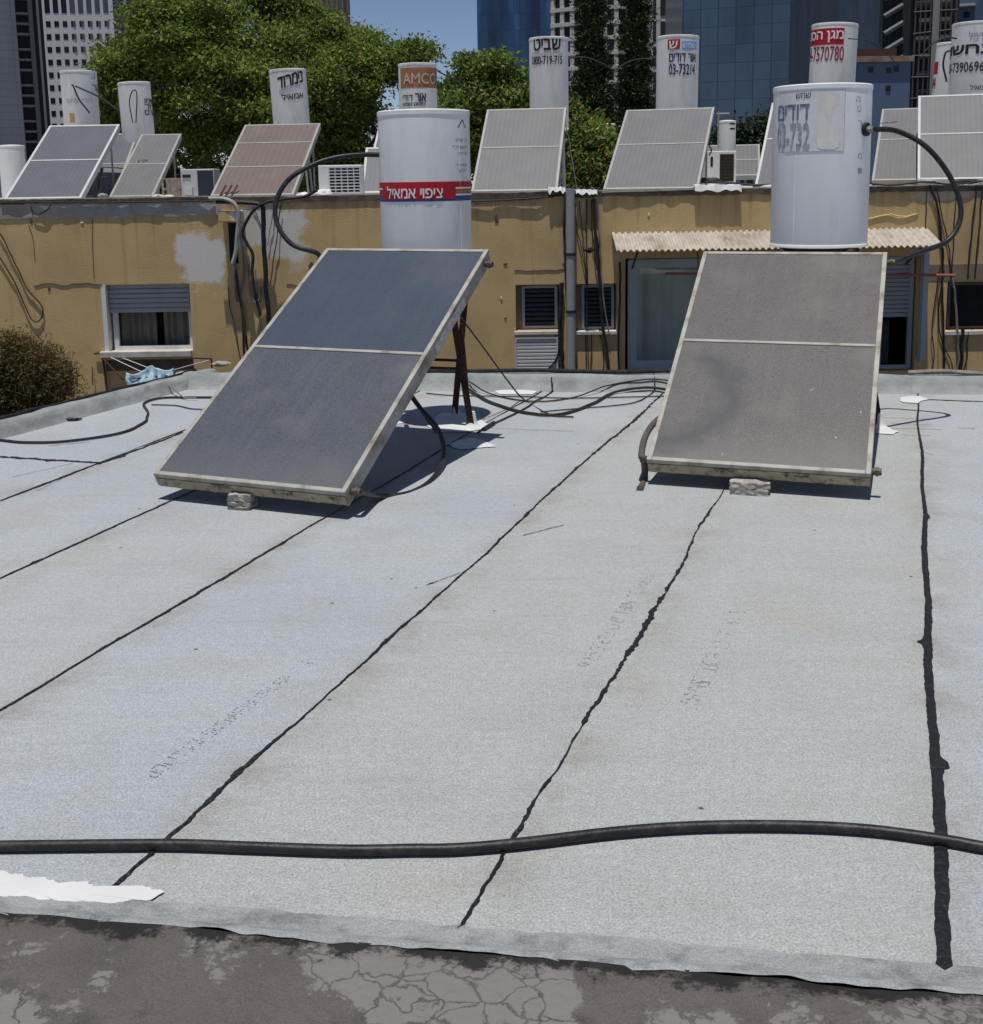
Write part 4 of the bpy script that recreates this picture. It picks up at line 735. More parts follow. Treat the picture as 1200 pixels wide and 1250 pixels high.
# two small louvred windows
for k, key in ((0, 'wa'), (1, 'wb')):
    h = op[key]; wo = win('window', ['small louvred window above the white vent panel', 'small louvred window behind the hanging cables'][k]); backing(h, wo)
    mb = MB(); mb.box((h[0]-.001, YW+.115, h[1]), (h[0]+.082, YW+.2, h[3])); bpart(mb, 'jamb', FADE, wo)
    framebox(h[0]+.08, h[1]+.01, h[2]-.02, h[3]-.02, YW+.12, YW+.17, .035, m=FRAMEB, parent=wo); slats(h[0]+.11, h[2]-.05, h[1]+.05, h[3]-.06, YW+.15, .055, mat('dark_louvre_glass', (.035, .045, .06), .25, .2, 5, spec=.5), wo, name='louvre', dep=.02)
    x0, z0, x1, z1 = R4((628, 702)[k], 404, (684, 754)[k], 409, YW-.03); mb = MB(); mb.box((x0, YW-.035, z0), (x1, YW+.1, z1)); bpart(mb, 'sill', PLASTER, wo, bevel=.004)
x0, z0, x1, z1 = R4(629, 411, 681, 458); wo = win('vent_panel', 'white louvred vent panel below the small window'); framebox(x0, z0, x1, z1, YW-.03, YW-.002, .02, m=ALUW, parent=wo); slats(x0+.02, x1-.02, z0+.02, z1-.02, YW-.012, .045, ALUW, wo, name='louvre', dep=.008)
# wide sliding door under the awning
h = op['d1']; wo = win('sliding_door', 'glazed sliding door with pale frame and drawn curtain'); backing(h, wo, .8)
framebox(h[0]+.04, h[1]+.01, h[2]-.02, h[3]-.02, YW+.06, YW+.13, .11, m=FRAMEB, parent=wo); mb = MB(); xm = (h[0]+h[2])/2; mb.box((xm-.05, YW+.062, h[1]+.12), (xm+.05, YW+.12, h[3]-.13)); bpart(mb, 'mullion', FRAMEB, wo)
mb = MB(); mb.box((h[0]+.15, YW+.10, h[1]+.11), (h[2]-.12, YW+.105, h[3]-.12))
bpart(mb, 'glass', GLC, wo); curtain(h[0]+.10, h[2]-.15, h[1]+.02, h[3]-.02, YW+.30, wo, .03, 30, mat('drawn_grey_green_curtain', (.75, .76, .70), .9, .1, 2))
# shuttered door at the right and its post
h = op['d2']; wo = win('balcony_door', 'narrow door with half lowered shutter at the right end of the awning'); backing(h, wo, .8)
framebox(h[0], h[1]+.01, h[2]-.02, h[3]-.01, YW+.08, YW+.14, .05, m=FRAMEB, parent=wo); slats(h[0]+.05, h[2]-.07, P(1100, 388, YW).z, h[3]-.06, YW+.10, .055, SHUT, wo)
mb = MB(); mb.box((h[0]+.10, YW+.3, h[1]+.05), (h[0]+.22, YW+.34, h[1]+.6)); bpart(mb, 'curtain_edge', CURT, wo)
x0, z0, x1, z1 = R4(1122, 308, 1134, 440, YW-.1); mb = MB(); mb.box((x0, YW-.13, z0), (x1, YW-.01, z1)); bpart(mb, 'door_post', FRAMEB, wo)
# right window
h = op['wr']; wo = win('window', 'wide dark window at the right edge behind cables'); backing(h, wo); framebox(h[0]+.06, h[1]+.01, h[2], h[3]-.02, YW+.12, YW+.17, .03, m=mat('dark_window_frame', (.10, .105, .11), .5), parent=wo)
mb = MB(); mb.box((h[0]+.09, YW+.15, h[1]+.04), (h[2], YW+.155, h[3]-.05)); bpart(mb, 'glass', GLASSD, wo); x0, z0, x1, z1 = R4(1152, 403, 1260, 409, YW-.03); mb = MB(); mb.box((x0, YW-.035, z0), (x1, YW+.1, z1)); bpart(mb, 'sill', PLASTER, wo)
# beam stub and dark joint
x0, z0, x1, z1 = R4(267, 257, 293, 271, YW-.2); mb = MB(); mb.box((x0, YW-.22, z0), (x1, YW-.001, z1)); bpart(mb, 'beam_stub', WALL, bevel=.01)
x0, z0, x1, z1 = R4(281, 272, 289, 322); mb = MB(); mb.box((x0, YW-.004, z0), (x1, YW+.01, z1)); bpart(mb, 'wall_joint', DARK)
# corrugated awning
aw = empty('awning', (P(950, 300, YW).x, YW, 0), 'dusty beige corrugated sheet awning over the sliding door', 'awning')
xa, xb = P(751, 300, 14.1).x, P(1146, 300, 14.1).x; za, zb = P(950, 281, YW).z, P(950, 303, YW-.55).z; mb = MB(); n = 640; vs = []
for th in (0, -.008):
    for i in range(n+1):
        x = xa+(xb-xa)*i/n; c = .013*math.sin(i/n*2*PI*52); t = x-aw.location.x
        ind = (1-math.exp(-((x-xa)/.12)**2)*.0); vs += [(t, -.003, za+c+th), (t, -.56-.01*noise.noise(Vector((x*4, 0, 0))), zb+c+th+.012*noise.noise(Vector((x*1.3, 3, 0))))]
m2 = 2*(n+1); mb.add(vs, [(2*i, 2*i+2, 2*i+3, 2*i+1) for i in range(n)]+[(m2+2*i, m2+2*i+1, m2+2*i+3, m2+2*i+2) for i in range(n)]+[(2*i+1, 2*i+3, m2+2*i+3, m2+2*i+1) for i in range(n)]+[(0, 1, m2+1, m2), (2*n, 2*n+1, m2+2*n+1, m2+2*n)])
mb.build('sheet', AWN, aw, smooth=True)
for x in (xa+.25, (xa+xb)/2, xb-.25): mb = MB(); t = x-aw.location.x; mb.tube([(t, -.02, zb-.25), (t, -.5, zb-.03)], .012, 6); mb.build('bracket', RUST, aw)
a, b = P(812, 334, 14.2), P(1166, 336, 14.2); pole = MB().tube([a, b], .016, 8).build('clothes_pole', REDPOLE); tag(pole, 'thin red horizontal pole under the corrugated awning', 'pole')
cable([a+Vector((.4, 0, 0)), a+Vector((.4, .1, .3)), a+Vector((.4, .2, .33))], .006, 'thin wire holding the left part of the red pole', m=WIRE, name='wire', cat='wire')
cable([b-Vector((.1, 0, 0)), b+Vector((-.1, .28, .02))], .006, 'thin wire holding the right end of the red pole', m=WIRE, name='wire', cat='wire')
# drain pipe
a, b = P(696, 230, 14.42), P(696, 470, 14.42); dp = empty('drain_pipe', (a.x, 14.42, -1.2), 'pale grey vertical drain pipe on the tan wall between the two small windows', 'drain pipe')
mb = MB(); mb.tube([(0, 0, 0), (0, 0, a.z+1.2)], .055, 20); mb.build('pipe', mat('grey_plastic_pipe', (.34, .34, .33), .5, .06, 5, dirt=(.25, .22, .19), dirt_amt=.5), dp, smooth=True)
for y in (312, 382): mb = MB(); z = P(696, y, 14.42).z+1.2; mb.cyl((0, 0), .062, z, z+.035, 20); mb.build('pipe_clip', WIRE, dp)
# cables on the wall
def wc(pts, r, lab, m=WIRE, Y=14.49, sm=6, wav=.012): return cable([P(x, y, Y-r) for x, y in pts], r, lab, m=m, group='cables hanging on the tan wall', n=6, sm=sm, wav=wav)
wc([(255, 242), (275, 243), (288, 252), (291, 275), (289, 300), (284, 322)], .026, 'pale grey conduit bending down over the roof edge at the dark wall joint', mat('pale_conduit', (.36, .35, .33), .6), 14.3)
wc([(388, 232), (370, 240), (345, 243), (322, 248), (305, 262), (297, 282), (302, 298), (309, 312), (308, 335), (312, 362), (318, 385)], .020, 'black cable curling down in front of the upper plaster patch', BLACK, 14.3)
wc([(264, 246), (300, 247), (318, 250), (322, 262), (322, 300), (325, 350), (329, 396), (330, 420)], .030, 'thick black cable running straight down left of the bluish collector', BLACK, 14.35)
for k, (pts, r, lab, m) in enumerate([
 ([(284, 310), (290, 345), (296, 390), (298, 430), (300, 480)], .012, 'brown cable hanging below the dark wall joint, farthest left of its bunch', WIRE),
 ([(289, 275), (297, 310), (296, 345), (290, 368), (287, 340), (287, 320)], .010, 'loop of grey brown cable below the dark wall joint', WIREG),
 ([(290, 350), (296, 380), (300, 410), (304, 440), (305, 480)], .015, 'thick brown cable going down to the roof corner below the dark wall joint', mat('brown_cable', (.07, .055, .045), .8)),
 ([(278, 350), (282, 380), (288, 405), (294, 440), (298, 470)], .006, 'thin brown cable left of the dark wall joint bunch', WIRE),
 ([(303, 312), (304, 340), (308, 365), (316, 368), (318, 350)], .012, 'grey loop of cable left of the thick straight one', WIREG),
 ([(312, 330), (314, 360), (317, 395), (322, 415)], .006, 'thin wire beside the thick straight cable', WIREG),
 ([(333, 258), (328, 290), (326, 300)], .006, 'thin wire slanting over the upper plaster patch', WIREG),
 ([(342, 250), (338, 290), (334, 320), (330, 345)], .007, 'thin dark wire right of the thick straight cable', WIRE),
 ([(308, 252), (316, 268), (322, 285)], .005, 'short thin wire at the roof edge above the plaster patches', WIRE),
 ([(-30, 250), (0, 285), (20, 325), (35, 355), (52, 376), (47, 392), (38, 388), (25, 360), (10, 330), (-10, 300)], .008, 'dark cable looping down the left end of the tan wall', WIRE),
 ([(37, 252), (42, 262), (55, 258), (62, 250)], .006, 'short dark wire under the coping at the far left', WIRE),
 ([(690, 238), (689, 280), (690, 320), (692, 360), (697, 400), (704, 452)], .014, 'black cable crossing the drain pipe from top left to bottom right', BLACK),
 ([(686, 345), (684, 380), (684, 410), (686, 435), (685, 458)], .030, 'thick black cable bundle left of the drain pipe', BLACK),
 ([(684, 420), (678, 440), (668, 452)], .012, 'black cable fanning out left at the foot of the drain pipe', BLACK),
 ([(702, 248), (705, 280), (711, 310), (716, 345), (717, 400), (718, 450)], .006, 'thin dark wire just right of the drain pipe', WIRE),
 ([(707, 245), (712, 290), (716, 340)], .006, 'thin wire converging on the junction right of the drain pipe', WIRE),
 ([(716, 243), (716, 290), (717, 340), (716, 380), (715, 420), (716, 452)], .008, 'straight dark cable down past the junction right of the drain pipe', WIRE),
 ([(724, 242), (727, 280), (731, 320), (732, 350), (735, 390), (741, 430), (744, 455)], .020, 'thickest black cable right of the drain pipe', BLACK),
 ([(729, 242), (732, 290), (734, 340), (738, 375), (744, 408)], .010, 'grey cable beside the thickest one right of the drain pipe', WIREG),
 ([(721, 244), (724, 290), (729, 330)], .008, 'dark cable left of the thickest one by the drain pipe', WIRE),
 ([(731, 400), (736, 425), (737, 452)], .007, 'thin dark wire beneath the second small window', WIRE),
 ([(722, 405), (722, 430), (720, 452)], .007, 'reddish wire beneath the second small window', RUST),
 ([(757, 320), (757, 360), (755, 410), (756, 455)], .014, 'dark cable hugging the left side of the sliding door', WIRE),
 ([(1131, 228), (1131, 255), (1130, 285)], .006, 'thin dark wire dropping onto the right end of the awning', WIRE),
 ([(1135, 226), (1144, 250), (1148, 280), (1151, 320), (1150, 360), (1152, 410), (1153, 455)], .014, 'dark cable falling past the right end of the awning', BLACK),
 ([(1143, 228), (1150, 262), (1158, 300), (1162, 340)], .007, 'thin reddish cable at the right end of the awning', RUST),
 ([(1167, 240), (1165, 275), (1162, 330), (1160, 345)], .007, 'dark wire right of the arching hose', WIRE),
 ([(1148, 325), (1142, 360), (1138, 400), (1140, 430), (1137, 455)], .007, 'thin wire curving beside the balcony door post', WIRE),
 ([(1153, 330), (1146, 370), (1148, 410), (1160, 440), (1164, 458)], .007, 'thin wire curving under the right window corner', WIRE),
 ([(1162, 340), (1166, 365), (1168, 400), (1170, 430), (1168, 458)], .014, 'pale grey cable hanging before the right window', WIREG),
 ([(1192, 226), (1189, 260), (1184, 300), (1181, 340)], .010, 'dark cable above the right window, left one', WIRE),
 ([(1199, 226), (1196, 270), (1192, 310), (1190, 340)], .010, 'dark cable above the right window, right one', WIRE),
 ([(1175, 400), (1174, 430), (1172, 458)], .022, 'thick dark cable below the right window', BLACK),
 ([(1182, 405), (1180, 435), (1176, 458)], .009, 'thin dark cable below the right window', WIRE),
 ([(115, 432), (122, 432), (127, 445), (130, 470), (133, 492)], .012, 'rusty bent rod sticking up left of the white framed window', RUST),
 ([(112, 448), (113, 470)], .006, 'short rusty rod on the wall near the bush', RUST),
 ]): wc(pts, r, lab, m, 14.492-.006*(k % 4))
o = lump(P(719, 305, 14.38), (.05, .03, .04), 'dark tangle of wire at the junction right of the drain pipe', WIRE, 'wire tangle', 'wire_tangle', 2)
# clothes line and laundry below the left window
rack = empty('clothes_rack', (P(190, 440, 14.2).x, 14.3, P(190, 440, 14.2).z), 'rusty wire clothes rack with white lines under the left window', 'clothes rack'); rl = rack.location
for pts, r, m, nm in (([P(233, 437, 14.44), P(258, 438, 13.7), P(259, 455, 13.7)], .010, RUST, 'arm'), ([P(125, 437, 14.44), P(150, 463, 13.7)], .010, RUST, 'arm'), ([P(135, 436, 14.4), P(190, 462, 13.75)], .004, LETW, 'line'), ([P(150, 437, 14.4), P(215, 462, 13.75)], .004, LETW, 'line'), ([P(210, 452, 13.9), P(257, 439, 13.75)], .004, LETW, 'line'), ([P(150, 463, 13.7), P(259, 454, 13.7)], .006, RUST, 'rail')):
    MB().tube([p-rl for p in pts], r, 6).build(nm, m, rack)
LAU = mat('light_blue_patterned_cloth', (.45, .60, .68), .9, .3, 30, dirt=(.05, .25, .40), dirt_amt=.9, dirt_scale=14)
mb = MB(); n, k = 40, 14; vs = []
for i in range(n+1):
    for j in range(k+1):
        t, s = i/n, j/k; top = P(154+58*t, 455-7*t+3*math.sin(t*9)-(2 if .4 < t < .6 else 0), 13.72); dz = -.26*s*(1-.25*t)*(1+.2*noise.noise(Vector((t*5, 0, 3))))
        vs.append(top+Vector((.02*noise.noise(Vector((t*8, s*3, 0))), .05*noise.noise(Vector((t*10, s*2, 2)))*(s+.3)-.06*s, dz)))
mb.add(vs, [(i*(k+1)+j, (i+1)*(k+1)+j, (i+1)*(k+1)+j+1, i*(k+1)+j+1) for i in range(n) for j in range(k)]); o = mb.build('laundry', LAU, smooth=True); so_ = o.modifiers.new('solid', 'SOLIDIFY'); so_.thickness = .006; tag(o, 'light blue and white patterned laundry hanging below the left window', 'laundry')
# ================================================================== roof equipment across
def far_col(px, py, Y, yaw, w, L, tilt, label, panes, fm, bars=(.5,), **k):
    p = P(px, py, Y); p.z = max(p.z, ZT+.03); c, M = collector(p, yaw, w, L, tilt, label, panes, fm, bars=bars, base_z=ZT-.02, rimw=.034, group='solar collectors on the roof across', **k)
    return c, M
far_col(5, 243, 15.2, -.037, .992, 1.904, .546, 'white framed slate grey collector leftmost on the roof across', [GL_FARD], ALUW)
far_col(86, 243, 16.3, .06, .60, 1.887, .506, 'narrow grey collector half hidden behind the leftmost white framed one', [GL_FAR, GL_FARD], ALUM)
far_col(133, 240, 15.9, -.001, .591, 1.886, .484, 'narrow grey collector in front of the tank with the small vertical print', [GL_FAR], ALUM)
far_col(257, 243, 15.2, -.09, 1.081, 1.925, .521, 'reddish three section collector with a broken lower left corner', [GL_FARR], ALUM, bars=(.38, .72))
far_col(575, 238, 15.2, -.144, 1.104, 1.895, .623, 'pale grey collector below the plain tank with bold black lettering', [GL_FAR], ALUM, bars=(.51,))
far_col(736, 231, 15.2, -.304, 1.209, 1.894, .597, 'pale grey collector below the tank with the red and blue stickers', [GL_FAR], ALUM, bars=(.54,))
far_col(921, 229, 15.2, -.357, .899, 1.901, .634, 'white framed collector mostly hidden by the large faded label tank', [GL_FARD], ALUW, bars=(.55,))
far_col(1064, 220, 16.0, -.38, .901, 1.889, .565, 'grey collector between the large faded label tank and the rightmost collector', [GL_FAR], ALUM, bars=(.55,))
far_col(1120, 219, 15.2, -.321, 1.084, 1.892, .641, 'white framed pale collector at the right edge of the photo', [GL_FAR], ALUW, bars=(.52,))
far_col(441, 242, 15.6, .0, .8, 1.0, .65, 'small grey collector behind the left side of the red and blue band tank, lower one', [GL_FARD], ALUW, bars=())
far_col(448, 215, 17.2, -.05, .8, 1.45, .52, 'grey collector behind the red and blue band tank, only its upper left corner showing', [GL_FARD], ALUW, bars=())
far_col(838, 215, 18.2, -.2, 1.1, 1.0, .5, 'grey collector behind the small square fan unit', [GL_FAR], ALUM, bars=(.5,))
# broken corner of the reddish collector
c_ = P(266, 236, 15.17); mb = MB()
for i in range(3): mb.tube([P(268+i*7, 240, 15.17), P(276+i*7, 226, 15.25)], .012, 5)
tag(mb.build('copper_riser', mat('red_brown_pipe', (.12, .035, .028), .7)), 'dark red risers bared at the broken corner of the reddish collector', 'riser pipes')
GT = 'water tanks on the roof across'
def ftank(px, Y, dpx, ytop, ybot, label, m=TANKB, lean=(0, 0)):
    Y = Y+(.95 if Y < 17.5 else .3); Rr = dpx/2*Y/F*.985; zt = P(px, ytop+1, Y-Rr).z; zb = P(px, ybot, Y-Rr).z
    return tank(px, Y, Rr, zb-.26, zt, label, m, lean=lean, group=GT, base=ZT-.02)
ft, T = ftank(105, 17.2, 42, 84, 150, 'pale white tank in front of the white tower, boxed letters at its right side', TANKB)
let_px(ft, T, 'רנ', (112, 87, 122, 97), LETG); let_px(ft, T, 'קר', (113, 104, 124, 114), LETK); let_px(ft, T, 'דודי שמש', (82, 120, 112, 125), LETG)
mb = MB(); q = [arc_of(T, 86, 138), arc_of(T, 91, 138)]; patch(ft, T, arc_of(T, 85, 140)[0], arc_of(T, 91, 140)[0], arc_of(T, 88, 149)[1], arc_of(T, 88, 138)[1], mat('ochre_label', (.45, .33, .12), .6, .2, 20), name='ochre_label')
ft, T = ftank(175, 17.0, 38, 98, 164, 'white tank with a small vertical black print, behind the narrow grey collector', TANKB, lean=(-.03, 0))
for k, (s, y) in enumerate((('שימו', 121), ('דוד', 128), ('הרם', 135))): let_px(ft, T, s, (180, y, 192, y+6), LETK, bold=.01)
cable([P(162, 150, 16.7), P(158, 125, 16.7), P(162, 111, 16.7), P(167, 115, 16.7), P(166, 150, 16.7)], .008, 'thin dark wire loop up the left side of the tank with vertical print', m=WIRE)
ft, T = ftank(362, 16.6, 44, 82, 154, 'leaning white tank with tilted black lettering, above the reddish collector', TANKB, lean=(-.035, 0))
let_px(ft, T, 'נימרוד', (344, 90, 374, 104), LETK, bold=.035, dip=.10); let_px(ft, T, 'לילטמשא', (345, 101, 371, 112), LETG, dip=.09); let_px(ft, T, 'אמאיל', (348, 113, 374, 121), LETK, bold=.02, dip=.03)
ft, T = ftank(513, 16.8, 46, 75, 135, 'white tank with an orange brown label, rising behind the red and blue band tank', TANKB)
lb = pat_px(ft, T, (489, 82, 534, 107), BROWN, name='brown_label', e=.003); let_px(ft, T, 'AMCOR', (493, 89, 534, 102), mat('cream_lettering', (.55, .45, .33), .7), bold=.02, e=.007, parent=lb)
let_px(ft, T, 'אור', (507, 114, 520, 124), LETBK, bold=.03); let_px(ft, T, 'דודי', (492, 116, 504, 123), LETBK, bold=.01); let_px(ft, T, 'חימום ושמש', (492, 125, 519, 129), LETK, bold=.02)
ft, T = ftank(671, 16.2, 47, 43, 135, 'plain white tank with bold black lettering in front of the blue tower', TANKB)
let_px(ft, T, 'שביט', (652, 47, 684, 61), LETK, bold=.035); let_px(ft, T, 'דודי שמש וחשמל', (650, 63, 686, 67), LETG); let_px(ft, T, '1800-719-715', (650, 68, 686, 78), LETK, bold=.02)
ft, T = ftank(824, 16.4, 50, 41, 130, 'white tank with red and blue stickers left of the large faded label tank', TANKB, lean=(.012, 0))
lb = pat_px(ft, T, (813, 48, 828, 60), RED, name='red_sticker', e=.003); let_px(ft, T, 'ש', (815, 50, 825, 59), LETW, bold=.03, e=.006, parent=lb); pat_px(ft, T, (830, 50, 848, 60), LBLUE, name='blue_sticker', e=.003)
let_px(ft, T, 'שמש', (831, 52, 846, 58), LETW, e=.006); let_px(ft, T, 'אור דודים', (815, 65, 847, 75), LETBK, bold=.025); let_px(ft, T, '03-73214', (815, 78, 846, 91), LETBK, bold=.02); let_px(ft, T, 'דוד שמש', (815, 62, 838, 64), LETG)
ft, T = ftank(1008, 17.0, 54, 26, 105, 'white tank with a red label and phone number, rising behind the large faded label tank', TANKB, lean=(.03, 0))
lb = pat_px(ft, T, (982, 35, 1025, 55), RED, name='red_label', e=.003); let_px(ft, T, 'מגן הסנ', (985, 38, 1024, 52), LETW, bold=.02, e=.007, parent=lb); let_px(ft, T, '54-7570780', (982, 57, 1025, 75), LETR, bold=.01)
ft, T = ftank(1184, 16.6, 62, 24, 118, 'wide white tank with heavy black lettering at the right edge of the photo', TANKB, lean=(.015, 0))
let_px(ft, T, 'נחשון', (1158, 55, 1204, 70), LETK, bold=.045); let_px(ft, T, '03-7390696', (1157, 76, 1199, 88), LETK, bold=.012); let_px(ft, T, 'כרמל', (1180, 38, 1204, 48), LETG, bold=.01); let_px(ft, T, 'אמאיל', (1182, 103, 1204, 110), LETK)
ft, T = ftank(1152, 17.6, 46, 50, 118, 'white tank with red print on its left side, partly behind the wide rightmost tank', TANKB, lean=(.05, 0))
lb = pat_px(ft, T, (1131, 77, 1138, 92), RED, name='red_label'); let_px(ft, T, '04', (1131, 96, 1136, 110), LETR, bold=.02)
ft, T = ftank(887, 18.6, 20, 146, 182, 'small white tank standing behind the small square fan unit', TANKB)
pat_px(ft, T, (891, 150, 897, 152), LETK, name='print'); pat_px(ft, T, (891, 156, 897, 158), LETK, name='print')
ft, T = ftank(17, 16.6, 30, 176, 228, 'small plain white tank at the far left behind the leftmost collector', TANKW)
ft, T = ftank(743, 20.0, 16, 150, 200, 'tiny white tank with red print among the green shrubs', TANKB)
let_px(ft, T, 'דוד', (738, 153, 750, 158), RED, bold=.03); let_px(ft, T, '03', (740, 161, 749, 165), RED)
def rboxM(x0, y0, x1, y1, Y, d): a = P(x0, y1, Y); b = P(x1, y0, Y); return a.x, a.z, b.x, b.z
def acunit(x0, y0, x1, y1, Y, d, label, kind):
    ax, az, bx, bz = rboxM(x0, y0, x1, y1, Y, d); w, h = bx-ax, bz-(ZT-.02); root = empty('air_conditioner', ((ax+bx)/2, Y, ZT-.02), label, 'air conditioner', 'air conditioning units on the roof across')
    mb = MB(); mb.box((-w/2, 0, .03), (w/2, d, h)); mb.build('housing', FRAMEW if kind else ALUW, root, bevel=.01)
    for s in (-1, 1): mb = MB(); mb.box((s*w*.35-.02, .02, 0), (s*w*.35+.02, d-.02, .0295)); mb.build('foot', ALUM, root)
    if kind == 1:   # white grid guard over a dark coil
        gx0 = -w/2+w*.25; mb = MB(); mb.box((gx0, -.004, .06), (w/2-.02, .01, h-.03)); mb.build('grille_recess', DARK, root)
        mb = MB()
        for i in range(6): x = gx0+(w/2-.02-gx0)*i/5; mb.box((x-.008, -.02, .05), (x+.008, -.004, h-.02))
        for j in range(9): z = .06+(h-.09)*j/8; mb.box((gx0, -.024, z-.007), (w/2-.02, -.0205, z+.007))
        mb.build('grille', WHITEP, root)
    elif kind == 2:   # window type unit with brown square fan opening
        mb = MB(); mb.box((-w*.05, -.004, h*.2), (w*.42, .01, h*.92)); mb.build('grille_recess', mat('brown_fan_opening', (.06, .05, .04), .9), root)
        mb = MB()
        for i in range(9): z = h*.22+h*.68*i/8; mb.box((-w*.05, -.012, z-.003), (w*.42, -.005, z+.003))
        mb.build('grille', mat('brown_grille', (.10, .085, .07), .8), root); mb = MB(); mb.box((-w*.36, -.004, h*.6), (-w*.28, .01, h*.85)); mb.build('slot', DARK, root)
    else:
        mb = MB(); mb.box((w*.0, -.004, h*.08), (w*.47, .01, h*.95)); mb.build('coil', mat('dark_coil', (.03, .04, .05), .6), root)
        mb = MB(); mb.box((-w*.44, -.008, h*.72), (-w*.20, .0, h*.82)); mb.build('handle', DARK, root); mb = MB(); mb.box((-w*.40, -.05, h*.15), (-w*.15, -.001, h*.4)); mb.build('valve_cover', PLASTER, root)
    return root
acunit(390, 201, 441, 246, 15.1, .35, 'air conditioner with square white grid guard left of the red and blue band tank', 1)
acunit(862, 184, 899, 216, 17.2, .4, 'small square air conditioner with a brown fan opening left of the faded label tank', 2)
acunit(222, 206, 261, 243, 15.7, .35, 'white air conditioner with a dark coil beside the reddish collector', 0)
mb = MB(); a = P(200, 243, 15.6); root = empty('metal_rack', (P(208, 243, 15.6).x, 15.6, ZT-.02), 'small rusty framed crate left of the dark coil air conditioner', 'rack')
for sx in (-.09, 0, .09): mb.box((sx-.012, 0, 0), (sx+.012, .02, .27))
for z in (.0, .13, .26): mb.box((-.1, -.006, z), (.1, -.001, z+.02))
mb.box((-.1, .2, 0), (.1, .22, .28)); mb.box((-.1, .0205, .12), (-.08, .1995, .14)); mb.box((.08, .0205, .12), (.1, .1995, .14)); mb.build('crate_frame', mat('pale_rusty_crate', (.34, .28, .22), .8, .3, 10), root)
# odds and ends on that roof
for k, (px, py, Y, s, lab, m, cat, nm) in enumerate([
 (395, 238, 15.0, (.13, .08, .07), 'crumpled pale sack by the left foot of the grid guard air conditioner', PEEL, 'sack', 'sack'),
 (372, 240, 15.0, (.10, .08, .05), 'pale sack right of the reddish collector', PEEL, 'sack', 'sack'),
 (193, 240, 15.2, (.07, .06, .03), 'pale rubble lump right of the narrow collector', PLASTER, 'rubble', 'rubble'),
 (205, 241, 15.0, (.09, .06, .03), 'pale rubble lump beside the small rusty crate', PLASTER, 'rubble', 'rubble'),
 (125, 239, 15.2, (.06, .06, .03), 'dark rubble lump right of the leftmost collector', CONC, 'rubble', 'rubble'),
 (865, 220, 15.6, (.16, .06, .035), 'dark heap of old cable below the small square air conditioner', WIRE, 'cable heap', 'cable_heap'),
 (1135, 222, 15.0, (.10, .06, .025), 'grey rubble on the roof edge below the rightmost collector', CONC, 'rubble', 'rubble'),
 (1180, 222, 15.0, (.13, .06, .025), 'dark rubble on the roof edge at the right border', WIRE, 'rubble', 'rubble'),
 (690, 233, 14.9, (.14, .07, .03), 'dark tangle of cable above the drain pipe', WIRE, 'cable heap', 'cable_heap')]):
    lump(P(px, py, Y), s, lab, m, cat, nm, k, 3)
def drape(x0, x1, y0, y1, Y, lab, seed):
    mb = MB(); n = 40; vs = []
    for i in range(n+1):
        px = x0+(x1-x0)*i/n; a = P(px, y0+3*noise.noise(Vector((i*.3, seed, 0))), Y); b = P(px, y1-1+5*noise.noise(Vector((i*.13, seed, 4))), Y-.02)
        vs += [Vector((a.x, Y+.4, a.z)), Vector((a.x, Y, a.z)), Vector((a.x, Y-.03, b.z)), Vector((a.x, Y+.02, b.z-.005))]
    mb.add(vs, [(i*4+j, (i+1)*4+j, (i+1)*4+j+1, i*4+j+1) for i in range(n) for j in range(3)]); tag(mb.build('membrane_scrap', WHITEP, smooth=True), lab, 'membrane scrap')
drape(669, 690, 229, 235, 14.46, 'bright white membrane scrap on the roof edge left of the drain pipe', 1)
drape(703, 729, 232, 238, 14.46, 'bright white membrane scrap on the roof edge right of the drain pipe', 2)
drape(848, 905, 226, 234, 14.46, 'long bright white membrane scrap on the roof edge below the small square air conditioner', 3)
